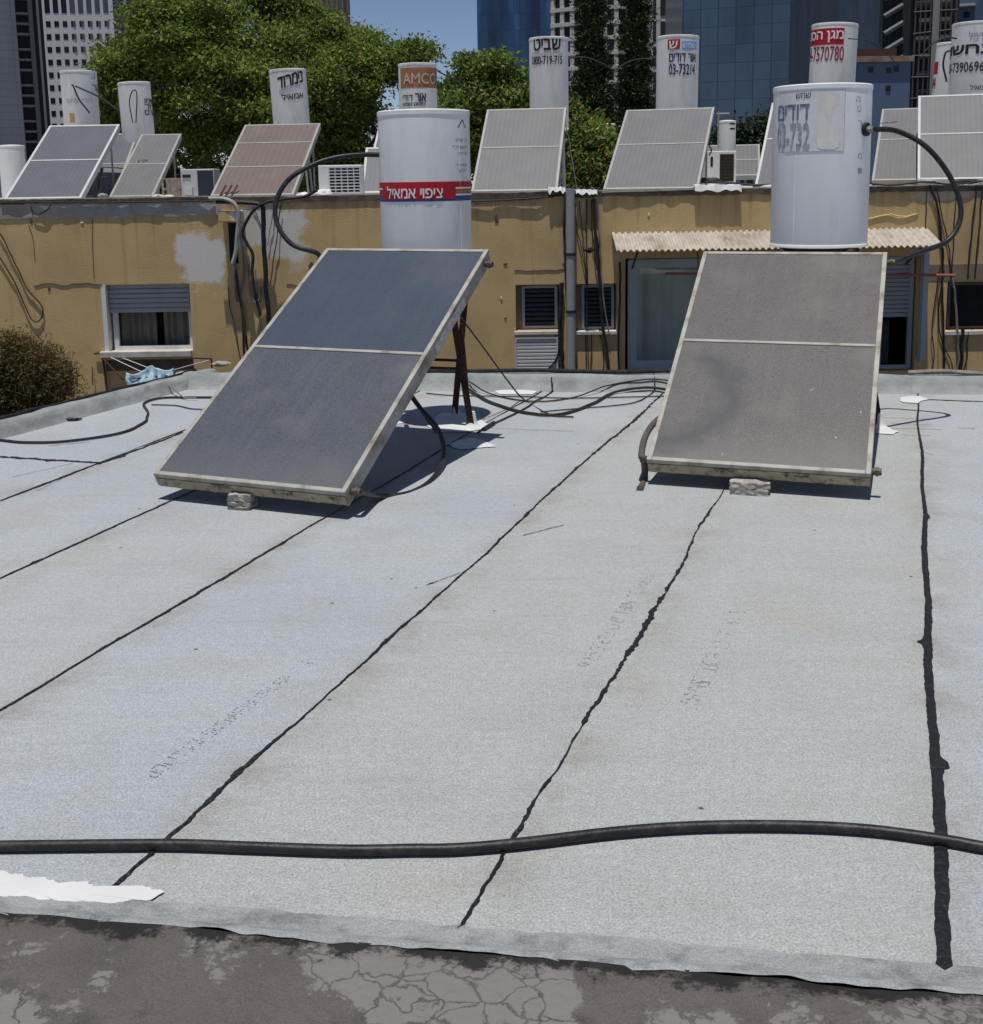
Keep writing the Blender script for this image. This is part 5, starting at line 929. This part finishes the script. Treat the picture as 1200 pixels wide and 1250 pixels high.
for pts, r, lab, m, Y in [
 ([(110, 138), (95, 118), (90, 106), (88, 103)], .012, 'dark rod slanting up to the pale tank before the white tower', WIRE, 16.9),
 ([(145, 135), (120, 118), (92, 105)], .014, 'dark rod slanting right from the tank before the white tower', WIRE, 16.9),
 ([(694, 71), (715, 70), (740, 80), (750, 90)], .007, 'thin hose curving right from the plain tank with bold lettering', WIRE, 16.4),
 ([(752, 84), (775, 73), (800, 71)], .007, 'thin hose curving left from the tank with red and blue stickers', WIRE, 16.6),
 ([(1035, 47), (1060, 50), (1080, 62), (1098, 82)], .008, 'thin hose curving right from the tank with the red label', WIRE, 17.0),
 ([(1130, 62), (1140, 52), (1155, 46), (1168, 47)], .012, 'dark hose curving onto the wide tank at the right edge', WIRE, 17.0),
 ([(1155, 100), (1152, 80), (1154, 65), (1160, 62)], .014, 'dark bent pipe between the two tanks at the right edge', WIRE, 17.1),
 ([(116, 243), (122, 220), (124, 205)], .020, 'black stake standing right of the leftmost collector', BLACK, 15.0),
 ([(118, 218), (130, 216)], .014, 'short black crosspiece on the stake right of the leftmost collector', BLACK, 15.0),
 ([(536, 88), (555, 97), (565, 105), (572, 108)], .012, 'dark hose curving right from the tank with the orange brown label', WIRE, 17.2),
 ([(690, 150), (698, 190), (704, 232)], .006, 'thin pale wire slanting behind the collector below the bold lettered tank', WIREG, 15.6),
 ([(846, 158), (860, 170), (868, 182), (866, 190)], .010, 'dark wire beside the small tank behind the fan unit', WIRE, 17.0),
 ([(735, 235), (760, 234), (800, 233), (850, 231)], .010, 'pale cable along the roof edge below the sticker tank collector', WIREG, 14.478),
 ([(560, 246), (620, 244), (670, 240), (690, 236), (730, 232)], .012, 'dark cable along the roof edge left of the drain pipe', WIRE, 14.475),
 ([(860, 222), (900, 224), (925, 226), (945, 225)], .016, 'dark pipe lying along the roof below the fan unit', WIRE, 15.2),
 ([(1060, 224), (1090, 226), (1130, 222), (1160, 225), (1200, 221)], .012, 'dark cable wandering along the roof edge at the right', WIRE, 14.475),
 ([(0, 247), (60, 247), (130, 247), (200, 246), (262, 245)], .010, 'dark cable along the coping at the left', WIRE, 14.468)]:
    cable([P(x, y, Y) for x, y in pts], r, lab, m=m, n=6, wav=.015)
ant = empty('antenna', (P(877, 150, 17.4).x, 17.4, ZT-.02), 'small antenna mast beside the small tank behind the fan unit', 'antenna'); q = P(877, 136, 17.4); h = q.z-ant.location.z
mb = MB(); mb.tube([(0, 0, 0), (0, 0, h)], .012, 6); mb.build('mast', ALUM, ant); mb = MB(); mb.tube([(-.03, 0, h-.03), (.16, 0, h-.03)], .009, 6); mb.tube([(-.02, 0, h-.2), (.05, 0, h-.2)], .009, 6); mb.build('crossbar', ALUM, ant)
# ================================================================== ground
GRD = mat('city_ground', (.16, .15, .14), .95, .2, .05)
mb = MB(); mb.add([(-1500, -300, ZG), (1500, -300, ZG), (1500, 2500, ZG), (-1500, 2500, ZG)], [(0, 1, 2, 3)]); tag(mb.build('ground', GRD), kind='structure')
mb = MB(); x0 = -3.6
# the house we stand on: walls below the roof
q = [Vector((KA.x, KA.y, 0)), Vector((KL1.x, KL1.y, 0)), FA, FB, Vector((9, -.3, 0)), Vector((KA.x, -.3, 0))]
mb.poly([p+Vector((0, 0, ZG)) for p in q], -ZG-.35); tag(mb.build('house_walls', mat('plain_house_render', (.40, .36, .30), .9, .1, 1)), 'plain rendered house walls under the grey roof', 'building')
# ================================================================== vegetation
def leafmat(name, col, isl=.45, trans=.35, var2=None):
    m = mat(name, col, .55, .35, 1.2, island=isl, spec=.25)
    b = m.node_tree.nodes['Principled BSDF']; n = m.node_tree.nodes; tr = n.new('ShaderNodeBsdfTranslucent'); src = b.inputs['Base Color'].links[0].from_socket
    if var2:
        ge = n.new('ShaderNodeNewGeometry'); gt = n.new('ShaderNodeMath'); gt.operation = 'GREATER_THAN'; gt.inputs[1].default_value = var2[1]; LK(m, ge.outputs['Random Per Island'], gt.inputs[0])
        mx = n.new('ShaderNodeMix'); mx.data_type = 'RGBA'; LK(m, gt.outputs[0], mx.inputs[0]); LK(m, src, mx.inputs[6]); mx.inputs[7].default_value = tuple(var2[0])+(1,); src = mx.outputs[2]; LK(m, src, b.inputs['Base Color'])
    ms = n.new('ShaderNodeMixShader'); ms.inputs[0].default_value = trans; LK(m, src, tr.inputs[0]); LK(m, b.outputs[0], ms.inputs[1]); LK(m, tr.outputs[0], ms.inputs[2]); LK(m, ms.outputs[0], n['Material Output'].inputs[0]); return m
BARK = mat('grey_brown_bark', (.12, .09, .065), .95, .3, 5, bump=.6)
def leaves(centers, dirs, size, name, m, parent, asp=.42, droop=.3):
    c = np.asarray(centers); n = len(c); d = np.asarray(dirs)
    a = rng.normal(size=(n, 3)); a = a*.8+d; a[:, 2] -= droop; a /= np.linalg.norm(a, axis=1)[:, None]
    b = rng.normal(size=(n, 3)); b -= a*(a*b).sum(1)[:, None]; b /= np.linalg.norm(b, axis=1)[:, None]
    s = size*rng.uniform(.6, 1.3, n)[:, None]; nn = np.cross(a, b)
    v = np.stack([c-a*s*.5, c+b*s*asp*.5+nn*s*.06, c+a*s*.5, c-b*s*asp*.5+nn*s*.06], 1).reshape(-1, 3)
    me = bpy.data.meshes.new(name); me.vertices.add(4*n); me.vertices.foreach_set('co', v.ravel().astype('f4')); me.loops.add(4*n); me.loops.foreach_set('vertex_index', np.arange(4*n)); me.polygons.add(n); me.polygons.foreach_set('loop_start', np.arange(0, 4*n, 4)); me.polygons.foreach_set('loop_total', np.full(n, 4)); me.update(calc_edges=True)
    me.materials.append(m); o = bpy.data.objects.new(name, me); COL.objects.link(o); o.parent = parent; return o
def clumps(blobs, k, f, seed):
    g = np.random.default_rng(seed); out = []
    for c, r in blobs:
        out.append((c, tuple(q*.86 for q in r), 1.0))
        for i in range(k):
            u = g.normal(size=3); u /= np.linalg.norm(u); u[1] = -abs(u[1])*.9 if g.random() < .7 else u[1]; u[2] = u[2]*.9+.12; q = f*g.uniform(.7, 1.25)
            out.append((tuple(np.array(c)+u*np.array(r)*.80), (r[0]*q, r[1]*q, r[2]*q*.62), 1.9))
    return out
def tree(base, blobs, nleaf, size, label, m, cat='tree', tips=60, nm='broadleaf_tree', clus=.20, droop=.3, group=None, hollow=.55, asp=.42, trunk_r=.22, per=45, gap=.26, gapf=.7):
    # blobs: world centre and radii; foliage is many sprays of leaves on the shells of the blobs
    root = empty(nm, base, label, cat, group); B = Vector(base); cs = []; ds = []; blobs = [b if len(b) == 3 else (b[0], b[1], 1.) for b in blobs]; tot = sum((b[1][0]*b[1][2]*b[2]) for b in blobs); trs = []
    for (c, r, wt) in blobs:
        k = max(4, int(nleaf/per*(r[0]*r[2]*wt)/tot)); u = rng.normal(size=(k, 3)); u /= np.linalg.norm(u, axis=1)[:, None]; u[:, 1] = np.where(rng.random(k) < .65, -np.abs(u[:, 1]), u[:, 1])
        if wt > 1: u[:, 2] = np.where(rng.random(k) < .8, np.abs(u[:, 2]), u[:, 2])
        rad = hollow+(1.06-hollow)*rng.random(k)**.6; nz = np.array([1+.28*noise.noise(Vector(x)*2.2+Vector(c)) for x in u]); tc = np.array(c)+u*np.array(r)*(rad*nz)[:, None]
        kept = []
        for i in range(k):
            if gap and noise.noise(Vector(tc[i])*gapf) < gap-.5+.25*max(0, -u[i][2]): continue
            kept.append(tc[i]); n = int(per*rng.uniform(.5, 1.5)); q = rng.normal(size=(n, 3))*clus*np.array([1, 1, .55])*rng.uniform(.6, 1.4); q[:, 2] -= .25*np.abs(q[:, 0]+q[:, 1]); cs.append(tc[i]+q); dd = u[i]*.5+np.array([0, 0, -.1]); ds.append(np.repeat(dd[None], n, 0)+q*1.5)
        if r[0] > 18*abs(c[1])/F and wt <= 1: trs.append((c, r, kept))
    cs = np.concatenate(cs)-np.array(base); ds = np.concatenate(ds); leaves(cs, ds, size, 'crown', m, root, droop=droop, asp=asp)
    mb = MB(); ctr = sum((Vector(b[0]) for b in blobs), Vector())/len(blobs); fork = Vector((B.x*.6+ctr.x*.4, B.y*.5+ctr.y*.5, B.z+(min(b[0][2] for b in blobs)-B.z)*.75))
    mb.tube([Vector((0, 0, 0)), (fork-B)*.5+Vector((.1, 0, 0)), fork-B], [trunk_r, trunk_r*.7], 10); mb.build('trunk', BARK, root, smooth=True)
    mb = MB()
    for (c, r, tc) in trs:
        c = Vector(c); mb.tube([fork-B, (fork-B).lerp(c-B, .5)+Vector((.1, .1, .15)), c-B], [trunk_r*.45, trunk_r*.12], 6)
        for j in range(0, len(tc), max(1, len(tc)//7)): e = Vector(tc[j])-B; mb.tube([(c-B), (c-B).lerp(e, .5)+Vector((0, 0, .08)), e], [trunk_r*.10, .008], 4)
    mb.build('limbs', BARK, root, smooth=True); return root
def blob(px, py, rx, ry, Y, ryd=None): c = P(px, py, Y); k = Y/F; return (tuple(c), (rx*k, (ryd or rx*k), ry*k))
LF1 = leafmat('bright_green_leaves', (.165, .230, .045), .5, var2=((.26, .23, .05), .90))
LF2 = leafmat('mid_green_leaves', (.140, .205, .045), .5, var2=((.22, .19, .04), .93))
LF3 = leafmat('dark_cypress_leaves', (.034, .058, .020), .5, .15)
LF4 = leafmat('deep_green_leaves', (.030, .058, .020), .5, .2)
LF5 = leafmat('shrub_leaves_with_orange', (.150, .205, .045), .5, var2=((.32, .14, .04), .94))
LF6 = leafmat('olive_brown_needles', (.165, .115, .045), .5, .25, var2=((.10, .095, .03), .6))
Yt = 25.
tree((P(330, 240, Yt).x, Yt+1, ZG), clumps([blob(330, 60, 90, 70, Yt), blob(230, 45, 75, 62, Yt-.5), blob(180, 105, 52, 60, Yt), blob(255, 120, 70, 70, Yt-.8), blob(350, 130, 80, 80, Yt-.8), blob(430, 105, 70, 68, Yt), blob(395, 55, 60, 45, Yt+.5), blob(470, 90, 48, 45, Yt), blob(460, 165, 60, 62, Yt), blob(300, 195, 80, 55, Yt), blob(200, 190, 55, 55, Yt+.5), blob(390, 205, 75, 50, Yt), blob(158, 165, 30, 60, Yt), blob(265, -5, 70, 50, Yt), blob(145, 100, 22, 26, Yt-.5), blob(505, 60, 18, 10, Yt), blob(340, 10, 40, 30, Yt)], 10, .36, 5), 300000, .10, 'huge green broadleaf tree behind the left half of the roof across', LF1, trunk_r=.3, per=60, clus=.15, hollow=.6, gap=.15)
tree((P(600, 240, 22.5).x, 23.2, ZG), clumps([blob(598, 105, 40, 38, 22.5), blob(620, 135, 36, 40, 22.5), blob(570, 150, 40, 45, 22.5), blob(600, 185, 55, 45, 22.8), blob(545, 120, 25, 25, 22.8), blob(575, 92, 20, 22, 22.5), blob(540, 170, 30, 40, 22.8)], 7, .42, 6), 48000, .11, 'smaller green tree in front of the blue tower, left of the bold lettered tank', LF2, trunk_r=.16, per=36, clus=.12, gap=0)
def cyp(px, top, w, Y, lab):
    b = [blob(px+3*math.sin(y*.1), y, w*(.30+.25*min(1, (y-top)/60)+.55*max(0, min(1, (y-60)/100))), 20, Y) for y in range(int(top)+12, 225, 14)]
    tree((P(px, 240, Y).x, Y, ZG), b, 52000, .10, lab, LF3, nm='cypress_tree', gap=0, clus=.10, droop=-.6, hollow=.5, asp=.25, group='dark cypress trees before the round white tower', per=40)
cyp(722, -75, 25, 27., 'left dark cypress in front of the round white tower'); cyp(775, -85, 25, 27.5, 'right dark cypress in front of the round white tower, beside the sticker tank')
tree((P(722, 240, 19.5).x, 20.5, ZG), [blob(715, 165, 26, 28, 19.8), blob(735, 190, 30, 32, 19.6), blob(700, 195, 26, 34, 19.8), blob(725, 215, 34, 24, 19.6), blob(700, 140, 14, 18, 20.)], 14000, .10, 'yellow green shrub dotted with orange flowers below the cypresses', LF5, cat='shrub', nm='flowering_shrub', trunk_r=.05, gap=.2, gapf=3, clus=.12, per=36)
tree((P(915, 240, 30.).x, 30., ZG), [blob(915, 150, 26, 24, 30.), blob(895, 165, 24, 24, 30.), blob(935, 165, 24, 30, 30.), blob(910, 185, 40, 30, 30.)], 12000, .15, 'dark bushy tree between the small tank and the large faded label tank', LF4, trunk_r=.15)
Yb = 12.2
tree((P(30, 450, Yb).x, Yb, ZG), [blob(20, 440, 32, 36, Yb, .5), blob(52, 455, 26, 34, Yb, .45), blob(15, 475, 50, 34, Yb, .5), blob(62, 480, 22, 26, Yb, .4), blob(-30, 450, 40, 45, Yb, .5), blob(30, 520, 50, 30, Yb, .5)], 60000, .07, 'olive brown feathery bush in the gap beyond the left kerb', LF6, cat='bush', nm='feathery_bush', gap=0, clus=.09, droop=-.2, asp=.14, trunk_r=.08, hollow=.4)
# ================================================================== towers
def fac(name, col, rough=.5, **k): return mat(name, col, rough, .08, .02, **k)
def curtain_glass(name, c0, c1, sx, sz, rough=.22, line=(.12, .15, .18), lw=.05, vary=.5):
    m = bpy.data.materials.new(name); m.use_nodes = True; b = m.node_tree.nodes['Principled BSDF']; b.inputs['Roughness'].default_value = rough; b.inputs['Specular IOR Level'].default_value = .5
    tc = N(m, 'ShaderNodeTexCoord'); sp = N(m, 'ShaderNodeSeparateXYZ'); LK(m, tc.outputs['Object'], sp.inputs[0])
    ad = N(m, 'ShaderNodeMath'); ad.operation = 'ADD'; LK(m, sp.outputs[0], ad.inputs[0]); LK(m, sp.outputs[1], ad.inputs[1])
    cb = N(m, 'ShaderNodeCombineXYZ'); LK(m, ad.outputs[0], cb.inputs[0]); LK(m, sp.outputs[2], cb.inputs[1])
    br = N(m, 'ShaderNodeTexBrick'); br.offset = 0; br.inputs['Scale'].default_value = 1; br.inputs['Brick Width'].default_value = sx; br.inputs['Row Height'].default_value = sz; br.inputs['Mortar Size'].default_value = lw
    br.inputs['Color1'].default_value = tuple(c0)+(1,); br.inputs['Color2'].default_value = tuple(c1)+(1,); br.inputs['Mortar'].default_value = tuple(line)+(1,); LK(m, cb.outputs[0], br.inputs[0])
    no = N(m, 'ShaderNodeTexNoise'); no.inputs['Scale'].default_value = .12; no.inputs['Detail'].default_value = 3; mp = N(m, 'ShaderNodeMapping'); mp.inputs['Scale'].default_value = (2.5, .35, 1); LK(m, cb.outputs[0], mp.inputs[0]); LK(m, mp.outputs[0], no.inputs[0])
    mr = N(m, 'ShaderNodeMapRange'); mr.inputs[1].default_value = .3; mr.inputs[2].default_value = .7; mr.inputs[3].default_value = 1-vary; mr.inputs[4].default_value = 1+vary; LK(m, no.outputs[0], mr.inputs[0])
    vm = N(m, 'ShaderNodeVectorMath'); vm.operation = 'SCALE'; LK(m, br.outputs[0], vm.inputs[0]); LK(m, mr.outputs[0], vm.inputs['Scale']); LK(m, vm.outputs[0], b.inputs['Base Color']); return m
def LP(px, py, r):      # the same, in a tower's own frame, on its front face
    a = r.rotation_euler.z; n = Vector((-math.sin(a), math.cos(a), 0)); d = ray(px, py); L = Vector((r.location.x, r.location.y, ZG)); q = EYE+d*(n.dot(L-EYE)/n.dot(d)); q -= L
    return Vector((q.x*math.cos(a)+q.y*math.sin(a), 0, q.z))
def tower(name, x0, x1, Y, hgt, dep, label, m, side=None):
    a, b = P(x0, 60, Y), P(x1, 60, Y); root = empty(name, ((a.x+b.x)/2, Y, ZG), label, 'tower'); phi = math.atan2((a.x+b.x)/2, Y); w = (b.x-a.x)*math.cos(phi); root.rotation_euler = (0, 0, -phi); w = max(LP(x1, 60, root).x, -LP(x0, 60, root).x)*2
    mb = MB(); mb.box((-w/2, 0, 0), (w/2, dep, hgt)); mb.build('walls', m, root); mb = MB(); mb.box((-w/2-.3, -.3, hgt), (w/2+.3, dep+.3, hgt+.8)); mb.build('roof', m, root); return root, w
def ZP(px, py, Y): return P(px, py, Y).z-ZG
# far left plain grey tower
r, w = tower('grey_tower', -140, 22, 190, 78, 18, 'plain blue grey tower at the far left edge', curtain_glass('grey_cladding', (.16, .175, .20), (.17, .185, .21), 3, 1.2, .6, (.095, .105, .125), .03, .12))
# open slab tower
Y = 200; r, w = tower('slatted_tower', 20, 55, Y, 80, 14, 'narrow dark tower with open pale slabs between the grey and the white tower', fac('dark_core', (.04, .042, .05)))
PSL = fac('pale_slab', (.34, .35, .36))
for i in range(17):
    mb = MB(); z = ZP(35, 175-i*14.5+2*((i*7) % 3), Y)
    if z < 80: mb.box((-w/2-.2, -1.6, z), (w/2-1.6, -.02, z+.35)); mb.build('slab', PSL, r)
for k, dx in enumerate((-w/2, w/2-2.2, w/2-.9)): mb = MB(); mb.box((dx, -1.9, 0), (dx+(.35, .7, .35)[k], -1.62, 80)); mb.build('column', fac('column_grey', (.20, .205, .215)), r)
# white tower of small square windows
Y = 250; WT = fac('white_tower_cladding', (.72, .72, .72), .7); r, w = tower('white_tower', 53, 141, Y, 100, 16, 'white tower with a grid of small square dark windows', WT)
k = Y/F; SQ = fac('dark_square_window', (.015, .018, .022), .2); SQL = fac('pale_square_window', (.13, .14, .15), .3)
base_me = None; mid = r.location.x
for row in range(11):
    for c in range(8):
        px, py = 59+c*10.2+row*.95, 29.5+row*15.6-.10*c
        if row > 4 and 2 <= c <= 5 and py > 200: continue
        q = LP(px, py, r); hw, hh = 2.6*k, 3.3*k
        if base_me is None:
            mb = MB(); mb.box((-hw, -.04, -hh), (hw, .5, hh)); o = mb.build('window', SQ, r); base_me = o.data
            mb = MB(); mb.box((-hw*.1, -.08, -hh), (hw, -.045, hh)); lm = mb.build('pane', SQL, o); lm.location = (0, 0, 0); pane_me = lm.data; bpy.data.objects.remove(lm)
        else: o = bpy.data.objects.new('window', base_me); COL.objects.link(o); o.parent = r
        o.location = (q.x, 0, q.z)
        if row < 3 and c >= 3 or row == 3 and c > 4: l = bpy.data.objects.new('pane', pane_me); COL.objects.link(l); l.parent = o
for c in range(8):
    q0, q1 = LP(58+c*10.2, 16, r), LP(58+c*10.2, -40, r); mb = MB(); mb.box((q0.x-2.9*k, -.05, q0.z), (q0.x+2.9*k, .5, q1.z)); mb.build('slot_window', SQ if c < 3 else fac('grey_slot_glass', (.10, .12, .14), .3), r)
# dark banded tower
Y = 300; r, w = tower('banded_tower', 139, 208, Y, 115, 16, 'dark tower with fine pale bands right of the white tower', curtain_glass('banded_dark_glass', (.028, .038, .06), (.035, .045, .075), 40, .98, .3, (.14, .16, .19), .10, .15))
mb = MB(); q = LP(156, 60, r).x; mb.box((q-.35, -.6, 0), (q+.35, -.02, 115)); mb.build('pier', fac('pale_pier', (.36, .38, .42)), r)
mb = MB(); q0, q1 = LP(170, 60, r).x, LP(187, 60, r).x; mb.box((q0, -.6, 0), (q1, -.02, 115)); mb.build('blue_bay', curtain_glass('blue_bay_glass', (.10, .15, .25), (.11, .16, .27), 2, 3, .3, (.12, .17, .27), .05, .15), r)
# brown vertical tower behind the tree
r, w = tower('brown_tower', 322, 429, 260, 75, 14, 'brown grey tower with vertical ribs just showing above the big tree', curtain_glass('brown_rib_cladding', (.14, .115, .095), (.06, .05, .045), 1.1, 30, .6, (.20, .17, .145), .18, .2))
# blue glass tower
r, w = tower('blue_tower', 583, 672, 210, 85, 20, 'deep blue glass tower right of the open sky', curtain_glass('deep_blue_glass', (.020, .062, .155), (.035, .095, .21), 1.1, 2.7, .2, (.018, .045, .11), .05, .7))
# round white tower
Y = 240; kk = Y/F; cx = P(752, 60, Y).x; Rr = 112*kk; r = empty('round_tower', (cx, Y+Rr, ZG), 'round white tower with a grid of dark windows behind the cypresses', 'tower')
mb = MB(); mb.cyl((0, 0), Rr, 0, 100, 96); mb.build('walls', fac('round_tower_glass', (.03, .035, .045), .3), r, smooth=True)
mb = MB(); fh = 17.2*kk; z0 = ZP(752, 210, Y); WTG = fac('white_round_grid', (.72, .71, .68), .8)
for i in range(30):
    z = z0+(i-8)*fh
    if 0 < z < 98: mb.lathe([(Rr+.02, z), (Rr+.55, z), (Rr+.55, z+fh*.26), (Rr+.02, z+fh*.26)], 96)
mb.build('floor_band', WTG, r)
first = None; per = 54
for i in range(per):
    a = -PI/2+2*PI*i/per
    if math.sin(a) > .1: continue
    if first is None: mb = MB(); mb.box((-.42, Rr-.3, 0), (.42, Rr+.45, 99)); o = first = mb.build('pier', WTG, r)
    else: o = bpy.data.objects.new('pier', first.data); COL.objects.link(o); o.parent = r
    o.rotation_euler = (0, 0, a-PI/2)
r, w = tower('white_slab_tower', 790, 836, 228, 82, 10, 'pale slab tower with narrow slots behind the sticker tank', fac('pale_slab_cladding', (.66, .65, .63), .8))
for i in range(9):
    y = 205-i*31
    for (a, b) in ((797, 801), (806, 818), (822, 832)):
        q0, q1 = LP(a, y, r), LP(b, y-24, r)
        if q1.z < 82: mb = MB(); mb.box((q0.x, -.1, q0.z), (q1.x, .4, q1.z)); mb.build('window', fac('slab_window', (.035, .04, .05), .3), r)
# big blue glass tower, two faces
Y = 180; a, b, c = P(832, 60, Y), P(964, 60, Y-6), P(1075, 60, Y+26); r = empty('wide_glass_tower', (b.x, b.y, ZG), 'wide blue glass tower with a paler left face behind the faded label tank', 'tower')
mb = MB(); q = [Vector((p.x-b.x, p.y-b.y, 0)) for p in (a, b)]; d = Vector((8, 30, 0)); mb.poly([q[0], q[1], q[1]+Vector((.5, 12, 0)), q[0]+Vector((2, 30, 0))], 80); mb.build('left_face', curtain_glass('mid_blue_glass', (.052, .095, .155), (.075, .125, .19), 1.4, 2.6, .25, (.035, .065, .115), .05, .3), r)
q = [Vector((p.x-b.x, p.y-b.y, 0)) for p in (b, c)]; mb = MB(); mb.poly([q[0]+Vector((.02, .02, 0)), q[1], q[1]+Vector((0, 8, 0)), q[0]+Vector((1, 26, 0))], 80); mb.build('right_face', curtain_glass('dark_blue_glass', (.028, .050, .082), (.036, .064, .10), 1.4, 2.6, .6, (.03, .05, .08), .05, .4), r)
# tower under construction
Y = 130; r, w = tower('unfinished_tower', 1072, 1168, Y, 60, 16, 'dark unfinished tower with scaffolding and open concrete floors', fac('netting_dark', (.028, .035, .045), .8))
SC = fac('pale_scaffold', (.17, .17, .165), .8); SD = fac('scaffold_steel', (.10, .085, .075), .7)
for i in range(15):
    y = 178-i*21; za = ZP(1140, y, Y); x0, x1 = LP(1118, y, r).x, LP(1160, y, r).x
    if za < 59: mb = MB(); mb.box((x0+.3*(i % 2), -3.2, za), (x1, -.02, za+.35)); mb.build('floor_slab', SC, r)
    a, b = LP(1080, y-10, r), LP(1103, y-24, r)
    if b.z < 59 and i > 3: mb = MB(); mb.tube([a+Vector((0, -.8, 0)), b+Vector((0, -.8, 0))], .28, 4); mb.build('hoarding_board', SC, r)
mb = MB()
for i in range(9):
    x = LP(1116+i*6, 60, r).x; mb.tube([(x, -3.4, 0), (x, -3.4, 59)], .09, 4)
for i in range(26): z = 2+i*2.2; mb.tube([(LP(1114, 60, r).x, -3.45, z), (LP(1166, 60, r).x, -3.45, z+.3*math.sin(i*2))], .06, 4)
mb.build('scaffolding', SD, r)
mb = MB()
for i in range(5): x = LP(1076+i*9, 60, r).x; mb.tube([(x, -.3, 0), (x, -.3, 59)], .07, 4)
mb.build('netting_pole', fac('net_pole', (.05, .06, .07), .7), r)
cr = mb = MB(); q = P(1141, 60, Y-6); mb.tube([(q.x, q.y, ZG), (q.x, q.y, 50)], .35, 4); tag(mb.build('crane_mast', fac('crane_grey', (.28, .27, .24))), 'thin pale crane mast standing before the unfinished tower', 'crane mast')
# low blue house in front and blue block at the right
Y = 110; a, b = P(1033, 75, Y), P(1112, 75, Y); r = empty('blue_house', ((a.x+b.x)/2, Y, ZG), 'low blue grey house with a rusty roof edge before the unfinished tower', 'building'); h = ZP(1060, 76, Y); w = b.x-a.x
mb = MB(); mb.box((-w/2, 0, 0), (w/2, 10, h)); mb.build('walls', fac('blue_house_render', (.10, .145, .22), .8), r)
mb = MB(); mb.box((-w/2-.2, -.3, h+.01), (w/2+.2, 10.2, h+.5)); mb.build('roof', mat('rust_roof_edge', (.25, .20, .17), .9, .3, 1, dirt=(.22, .09, .05), dirt_amt=.8, dirt_scale=.8), r)
mb = MB(); mb.box((-w/2+.5, 1, h+.51), (w/2-1, 9, h+1.3)); mb.build('roof_plant', fac('rusty_plant', (.07, .04, .03), .9), r)
for px, py in ((1063, 85), (1085, 86), (1094, 84), (1084, 108), (1063, 112)): q = P(px, py, Y); mb = MB(); mb.box((q.x-r.location.x-.22, -.06, q.z-ZG-.25), (q.x-r.location.x+.22, .3, q.z-ZG+.25)); mb.build('window', SQ, r)
r, w = tower('blue_block', 1168, 1330, 150, 60, 14, 'blue grey block at the upper right edge with a white ledge', fac('blue_block_render', (.075, .12, .20), .7))
q0, q1 = LP(1169, 9, r), LP(1191, 5, r); mb = MB(); mb.box((q0.x, -1.2, q0.z), (q1.x, -.02, q1.z)); mb.build('ledge', fac('white_ledge', (.5, .5, .5)), r)
q = LP(1180, 18, r); mb = MB(); mb.box((q.x-.35, -.06, q.z-.35), (q.x+.35, .3, q.z+.35)); mb.build('window', SQ, r)
